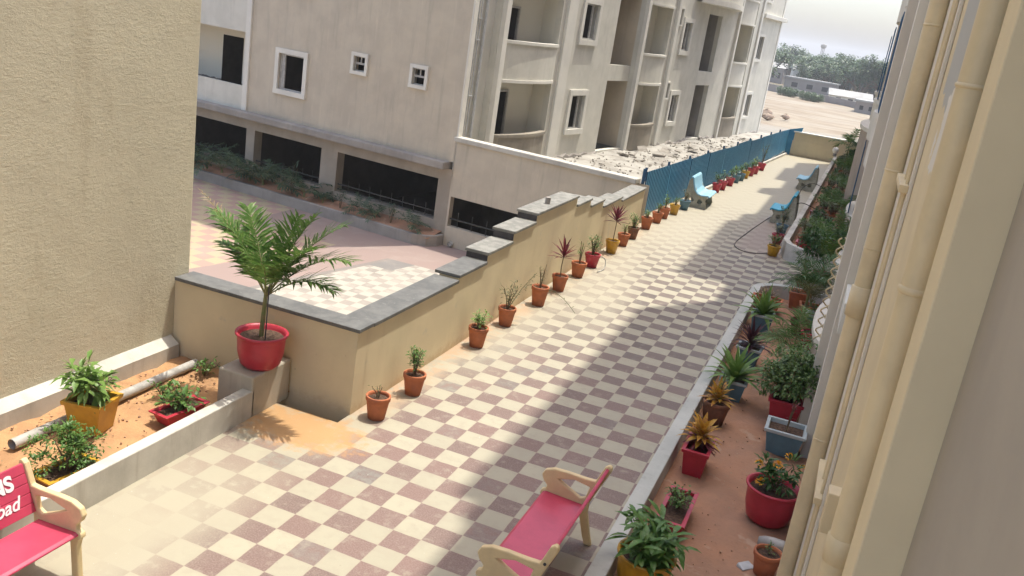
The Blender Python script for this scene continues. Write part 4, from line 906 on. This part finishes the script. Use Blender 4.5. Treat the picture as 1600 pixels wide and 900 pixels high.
b.lathe(prof, n=16); o = b.build('cement_bag', m_pvc, None, (.17, 9.28, -.13), (PI/2*.92, .2, 1.4)); tag(o, 'small crumpled white bag on the soil beside the big red flower pot', 'bag')
b = MB(); chunk(b, (0,0,0), .09, .06, .02, .8); tag(bevel(b.build('stone', m_metal, None, (-.05, 8.75, -.18)), .01), 'flat grey stone on red soil left of the small terracotta pot', 'stone')

# far planting bed, crowded
G3 = 'crowded plants in the far bed'
kinds = []
def fb_pot(o, kind):
    mt, nm = kind
    if nm == 's': return square_pot(o, .19, .19, .28, mt, m_rimblue if mt == m_potblue else None)
    return round_pot(o, .18, .28, mt)
protos = []
spec = [('pink-red square planter with low herbs in the crowded far bed', (m_potred,'s'), lambda o,z: shrub(o,z,.3,.24,120,.09,.035,m_olive,7)),
        ('yellow pot with a deep green bush in the crowded far bed', (m_potyel,'r'), lambda o,z: bushy(o,z,.6,.32,420,.10,.045,m_grn2,8)),
        ('brown clay pot with an arching palm in the crowded far bed', (m_potbrown,'r'), lambda o,z: palm(o,z,11,.75,.15,m_palm,16,.28,.02)),
        ('terracotta pot with olive shrub in the crowded far bed', (m_terra,'r'), lambda o,z: shrub(o,z,.5,.28,200,.10,.04,m_olive,8)),
        ('blue-grey planter with strap leaves in the crowded far bed', (m_potblue,'s'), lambda o,z: rosette(o,z,26,.5,.05,m_grn2,0,1.0,(20,85))),
        ('clay pot with straw-coloured dry shrub in the crowded far bed', (m_potbrown,'r'), lambda o,z: shrub(o,z,.4,.26,120,.10,.035,m_dry,8)),
        ('clay pot with leafy mid-green bush in the crowded far bed', (m_terra,'r'), lambda o,z: bushy(o,z,.5,.34,420,.09,.04,m_grn,9))]
used = {}
y = 23.75; i = 0
while y < 47.6:
    for x in (-.70, -.32, .06):
        k = (i*3+i//3) % 7 if i > 3 else (0,4,1,3)[i]; lab, pk, fn = spec[k]
        xx = x+R.uniform(-.08,.08)+(y-24)*.006; yy = y+R.uniform(-.2,.2)
        zn = ['at the near corner','beside the turquoise bench','between the shaded benches','beside the farther shaded bench','past the benches','near the tall palm'][0 if y < 26 else 1 if y < 29.5 else 2 if y < 35 else 3 if y < 38 else 4 if y < 43 else 5]
        lab = lab.replace(' in the crowded far bed', '') + ', ' + ('by the planter wall ','mid bed ','by the building ')[(-.70,-.32,.06).index(x)] + zn
        if k not in used:
            o = empty('potted_plant', (xx,yy,.12), 0, lab, 'potted plant', G3); z = fb_pot(o, pk); fn(o, z); used[k] = o
        else:
            o = copy_tree(used[k]); o['label'] = lab; o.location = (xx,yy,.12); o.rotation_euler = (0,0,R.uniform(0,6.28)); s_ = R.uniform(.62,.95); o.scale = (s_,s_,s_*.85)
        i += 1
    y += .82
o = empty('palm_tree', (-.42, 44.6, .12), 0, 'tallest young palm rising at the far end of the bed before the end wall', 'palm'); palm(o, 0, 9, 1.1, 1.1, m_palm, 18, .4, .04, (10,80), 1.4)
o = empty('large_shrub', (.0, 43.4, .12), 0, 'large dark shrub next to the tallest palm at the far bed end', 'shrub'); bushy(o, 0, 1.3, .55, 900, .14, .06, m_grn2, 12)
lo = empty('garden_lamp', (-1.0, 47.3, .42), 0, 'white globe lamp on the far end of the planter wall', 'lamp')
b = MB(); b.lathe([(.09,0),(.09,.12),(.06,.14)], n=14); b.build('base', m_conc, lo)
b = MB(); b.lathe([(.001,.12),(.10,.16),(.15,.26),(.15,.32),(.10,.42),(.001,.46)], n=18); b.build('globe', m_lamp, lo)

# planter plants in the courtyard
G4 = 'feathery plants in the courtyard planter'
pp = empty('planter_plant', (0,0,0), 0, 'feathery dark green plant in the shaded courtyard planter', 'plant', G4); palm(pp, 0, 9, .85, .1, m_shade, 12, .25, .035, (15,75), 1.1)
pq = empty('planter_plant', (0,0,0), 0, 'thin upright sprig at the right half of the courtyard planter', 'plant', G4); shrub(pq, 0, .75, .25, 90, .14, .035, m_shade, 5)
Rm = Matrix.Rotation(ANG, 3, 'Z'); first = {}
for i, s_ in enumerate([.9,1.7,2.3,2.9,3.7,4.4,5.2,5.7,6.3,7.0,7.6,8.2,8.9,9.6,10.3,11.0]):
    src = pq if (i % 3 == 1 and s_ < 6) else pp
    o = src if src not in first else copy_tree(src); first[src] = 1
    v = Rm @ Vector((-s_, -.42, 0)); o.location = (-10.8+v.x, 24.4+v.y, -1.78); o['label'] = ('thin sprig' if src is pq else 'feathery plant')+' in the courtyard planter, '+'first second third fourth fifth sixth seventh eighth ninth tenth eleventh twelfth thirteenth fourteenth fifteenth sixteenth'.split()[i]+' from the rounded end'; o.rotation_euler = (0,0,R.uniform(0,6)); k = (.8 if s_ < 5 else 1.35)*R.uniform(.85,1.1); o.scale = (k,k,k)

b = MB()
for i in range(260):
    if i % 5: x, y, z_ = R.uniform(-1.15,.3), R.uniform(6.5,20), -.188
    else: x, y, z_ = R.uniform(-7.2,-5.9), R.uniform(4.5,8.7), .095
    b.leaf((x,y,z_), rdir(-5,15), R.uniform(.02,.05), R.uniform(.010,.022), .1, seg=2)
tag(b.build('leaf_litter', m_dry), 'dry fallen leaves scattered over the red soil beds', 'leaf litter', None, 'stuff')
b = MB()
for i in range(700):
    if i % 2: x, y, z_ = R.uniform(-1.18,.33)*1, R.uniform(6.5,20), -.195
    else: x, y, z_ = R.uniform(-7.3,-5.88), R.uniform(4.2,8.8), .075
    q = R.uniform(.004,.012); chunk(b, (x,y,z_), q, q, q*.8, R.uniform(0,6))
tag(b.build('soil_clods', m_soilclod), 'small clods and pebbles lying on the soil of both beds', 'clods', None, 'stuff')
# hoses
b = MB(); hp = [(-1.55,29.6),(-1.94,29.0),(-2.16,26.9),(-2.29,25.2),(-2.36,23.95),(-2.3,23.35),(-2.05,23.0),(-1.72,23.08),(-1.46,23.45)]
def smooth(p, n=5):
    q = []
    for i in range(len(p)-1):
        p0, p1, p2, p3 = p[max(i-1,0)], p[i], p[i+1], p[min(i+2,len(p)-1)]
        for j in range(n):
            t = j/n; q.append(tuple(.5*((2*b1)+(-a1+c1)*t+(2*a1-5*b1+4*c1-d1)*t*t+(-a1+3*b1-3*c1+d1)*t**3) for a1,b1,c1,d1 in zip(p0,p1,p2,p3)))
    return q+[p[-1]]
b.tube([(x,y,.016) for x, y in smooth(hp)], .010, 6); tag(b.build('hose', m_hose), 'black hose curving over the tiles in front of the turquoise bench', 'hose')
for yy, lab in ((28.4,'thin black hose arching over the planter wall behind the turquoise bench'),(33.5,'thin black hose arching over the planter wall near the farther shaded bench')):
    b = MB(); b.tube(smooth([(-1.55,yy,.05),(-1.5,yy+.2,.4),(-1.25,yy+.3,.62),(-1.0,yy+.4,.6),(-.7,yy+.4,.5)]), .013, 6); tag(b.build('hose', m_hose), lab, 'hose')
b = MB(); b.tube(smooth([(-4.42,18.1,.28),(-4.33,18.2,.2),(-4.30,18.1,.03),(-4.36,17.8,.015)]), .012, 6); tag(b.build('hose', m_pvc), 'pale hose loop hanging on the red pot in the wall row', 'hose')

# ------------------------------------------------------------------ far scenery
wt = empty('compound_wall', (0,0,0), 0, 'long grey compound wall across the far side of the dirt field', 'wall')
pts = [(-45,193),(-16.2,160.5),(-8,151),(1.2,140),(14,125)]
for a, c in zip(pts, pts[1:]):
    b = MB(); d = Vector((c[0]-a[0], c[1]-a[1], 0)).normalized(); s_ = Vector((-d.y,d.x,0))*.12; q = []
    for z_ in (-1.9,-.5):
        q += [(a[0]-s_.x,a[1]-s_.y,z_),(c[0]-s_.x,c[1]-s_.y,z_),(c[0]+s_.x,c[1]+s_.y,z_),(a[0]+s_.x,a[1]+s_.y,z_)]
    b.add(q, [(0,1,5,4),(1,2,6,5),(2,3,7,6),(3,0,4,7),(4,5,6,7)]); b.build('wall_panel', m_farwall, wt)
def tree_proto(h, r, n, seed, name='tree'):
    global R; R0 = R; R = random.Random(seed)
    o = empty(name, (0,0,0), 0, None, 'tree'); tr = MB(); cr = MB(); cs = []
    for i in range(11):
        c = Vector((R.uniform(-1,1)*r*.75, R.uniform(-1,1)*r*.75, h*R.uniform(.42,.86))); cs.append((c, r*R.uniform(.28,.5))); tr.tube([(0,0,0),(c.x*.3,c.y*.3,h*.35),c], [.22,.14,.05], 6, False)
    for i in range(n):
        c, q = R.choice(cs); v = rdir(-45,90); p = c+v*q*R.uniform(.5,1.1); cr.leaf(p, rdir(-40,60), R.uniform(.3,.55), R.uniform(.22,.4), .3, seg=2, fold=.1)
    tr.build('trunk', m_bark, o); cr.build('crown', m_far, o); R = R0; return o
tps = [tree_proto(6.8,3.8,2400,1), tree_proto(8.6,4.4,3000,2), tree_proto(5,3.2,1800,3)]
placed = set()
tl = []
for i in range(34):
    az = -6.2+7.4*(i*0.618 % 1); D_ = 175+140*((i*.37) % 1); 
    tl.append((az, D_, i % 3))
tl += [(-5.6,215,1),(-5.2,235,1),(-4.6,225,1),(-4.3,215,1),(-4.0,235,1),(-2.9,200,0),(-2.4,215,1),(-2.0,200,1),(-1.4,205,0),(-.9,190,1),(-.5,200,1),(0,185,0),(.4,180,1),(-3.4,210,0),(-3.7,190,2)]
for az, D_, k in tl:
    p = tps[k]
    o = p if k not in placed else copy_tree(p); placed.add(k); a = math.radians(az); s_ = R.uniform(.75,1.05)
    o.location = (math.sin(a)*D_, math.cos(a)*D_, -1.6); o.rotation_euler = (0,0,R.uniform(0,6)); o.scale = (s_,s_,s_*R.uniform(.8,1.0))
    zi = int((az+6.4)/.75); tag(o, ['round','tall','low'][k]+' green tree, '+('front' if D_ < 205 else 'middle' if D_ < 260 else 'back')+' of the belt, '+['beside the grey block','above the small pale house','left of the water tower','right of the water tower','above the white gabled house','above the grey ruin','left of the low shed','above the low shed','right above the shed roof','near the right building','beside the right building'][min(zi,10)], 'tree', 'trees beyond the dirt field')
# distant tree belts
def belt(y0, x0, x1, h, n, lab):
    b = MB()
    for i in range(n):
        x = R.uniform(x0,x1); yy = y0+R.uniform(-.06,.06)*y0; b.leaf((x, yy, -1.5+h*R.random()**.6*(.7+.3*math.sin(x*.02))), rdir(-20,70), h*.4, h*.3, .2, seg=2, fold=.1)
    tag(b.build('distant_woodland', m_far), lab, 'woodland', None, 'stuff')
belt(460, -110, 40, 8, 2600, 'hazy far-off woodland behind the nearer trees'); belt(1000, -260, 80, 12, 2600, 'faint woodland on the horizon')
def house(x, y, w_, d_, h_, lab, roof='flat', wallm=None):
    r_ = empty('house', (x, y, -1.6), R.uniform(-.3,.3), lab, 'building')
    b = MB(); b.box(-w_/2,w_/2,-d_/2,d_/2,0,h_); b.build('wall', wallm or m_farwall, r_)
    b = MB()
    if roof == 'flat': b.box(-w_/2-.2,w_/2+.2,-d_/2-.2,d_/2+.2,h_+.002,h_+.25)
    else: b.add([(-w_/2-.3,-d_/2-.3,h_),(w_/2+.3,-d_/2-.3,h_),(w_/2+.3,d_/2+.3,h_),(-w_/2-.3,d_/2+.3,h_),(-w_/2-.3,0,h_+1),(w_/2+.3,0,h_+1)], [(0,1,5,4),(3,4,5,2),(0,4,3),(1,2,5)])
    b.build('roof', m_roofw, r_)
    for i in range(3): b = MB(); b.box(-w_*.35+i*w_*.3, -w_*.35+i*w_*.3+w_*.12, -d_/2-.03, -d_/2-.004, h_*.35, h_*.7); b.build('window', m_void, r_)
house(-19.6,200,4,4,3.2,'pale small house among trees, leftmost one left of the taller white house', 'gable'); house(-14.6,205,4,4,3.4,'white gabled house among the far trees','gable', m_white)
house(-10.5,176,9,3,2.2,'long low grey ruin in front of the far trees'); house(-3.4,165,6.5,3,.9,'low shed with pale roof behind the compound wall','gable', m_rwhite); house(.3,136,4,4,1.6,'small grey hut at the right end of the compound wall')
for az, D_ in ((-4.9,150),(-4.6,150),(-4.3,148),(-3.6,146),(-3.3,145),(-2.9,144),(-3.0,146),(-4.4,152)):
    a = math.radians(az); o = copy_tree(tps[2]); o.location = (math.sin(a)*D_, math.cos(a)*D_, -2.2); o.scale = (.3,.3,.36); tag(o, 'small dark shrub behind the compound wall, '+'first second third fourth fifth sixth seventh eighth'.split()[[-4.9,-4.6,-4.4,-4.3,-3.6,-3.3,-3.0,-2.9].index(az)]+' from the left', 'shrub', 'shrubs behind the compound wall')
wt2 = empty('water_tower', (-21.5, 380, -1.5), 0, 'thin water tower rising above the far trees', 'tower')
b = MB(); [b.tube([(math.cos(a)*.6,math.sin(a)*.6,0),(math.cos(a)*.5,math.sin(a)*.5,9.6)], .12, 6) for a in (0,PI/2,PI,3*PI/2)]; b.build('legs', m_conc, wt2)
b = MB(); b.lathe([(.001,9.5),(.7,9.7),(1.1,10.3),(1.1,11),(.001,11.3)], n=16); b.build('tank', m_conc, wt2)
for i, (x, y, s_) in enumerate([(-9.3,96,.8),(-8.7,92,.6),(-7.4,96,.5)]):
    b = MB(); n = 10; rings = []
    for j in range(7):
        e = -PI/2+PI*j/6; rings.append([(math.cos(2*PI*k/n)*math.cos(e)*s_*R.uniform(.65,1.15), math.sin(2*PI*k/n)*math.cos(e)*s_*R.uniform(.65,1.15), math.sin(e)*s_*R.uniform(.4,.65)) for k in range(n)])
    b.rings(rings, smooth=False); tag(b.build('boulder', plain('boulder_stone%d' % i, (.36,.28,.20), (.27,.20,.15), 1, .9), None, (x, y, -1.3+s_*.1)), ['largest brown boulder on the dirt beside the grey block','small brown boulder in front of the largest one','brown boulder standing apart to the right'][i], 'boulder', 'boulders on the dirt field')
# haze: a closed box of thin air
b = MB(); b.box(-1210, 1210, -310, 1610, -3.7, 24); hz = b.build('haze', bpy.data.materials.new('haze')); tag(hz, 'thin pale heat haze over the far field', 'haze', None, 'stuff')
hm = hz.data.materials[0]; hm.use_nodes = True; t = hm.node_tree; t.nodes.remove(t.nodes['Principled BSDF']); v = t.nodes.new('ShaderNodeVolumePrincipled')
v.inputs['Density'].default_value = .0008; v.inputs['Color'].default_value = (.97,.98,1,1); v.inputs['Anisotropy'].default_value = .2; t.links.new(v.outputs[0], t.nodes['Material Output'].inputs['Volume'])

# look-alikes that still share a label get their order from the left
bpy.context.view_layer.update()
same = {}
for o in bpy.data.objects:
    if o.get('category') and o.parent is None: same.setdefault(o['label'], []).append(o)
for lab, os_ in same.items():
    if len(os_) > 1:
        os_.sort(key=lambda o: math.atan2(o.location.x, o.location.y))
        names = {2: ['left one','right one'], 3: ['leftmost','middle one','rightmost']}.get(len(os_))
        if names:
            for o, n_ in zip(os_, names): o['label'] = lab + ', ' + n_
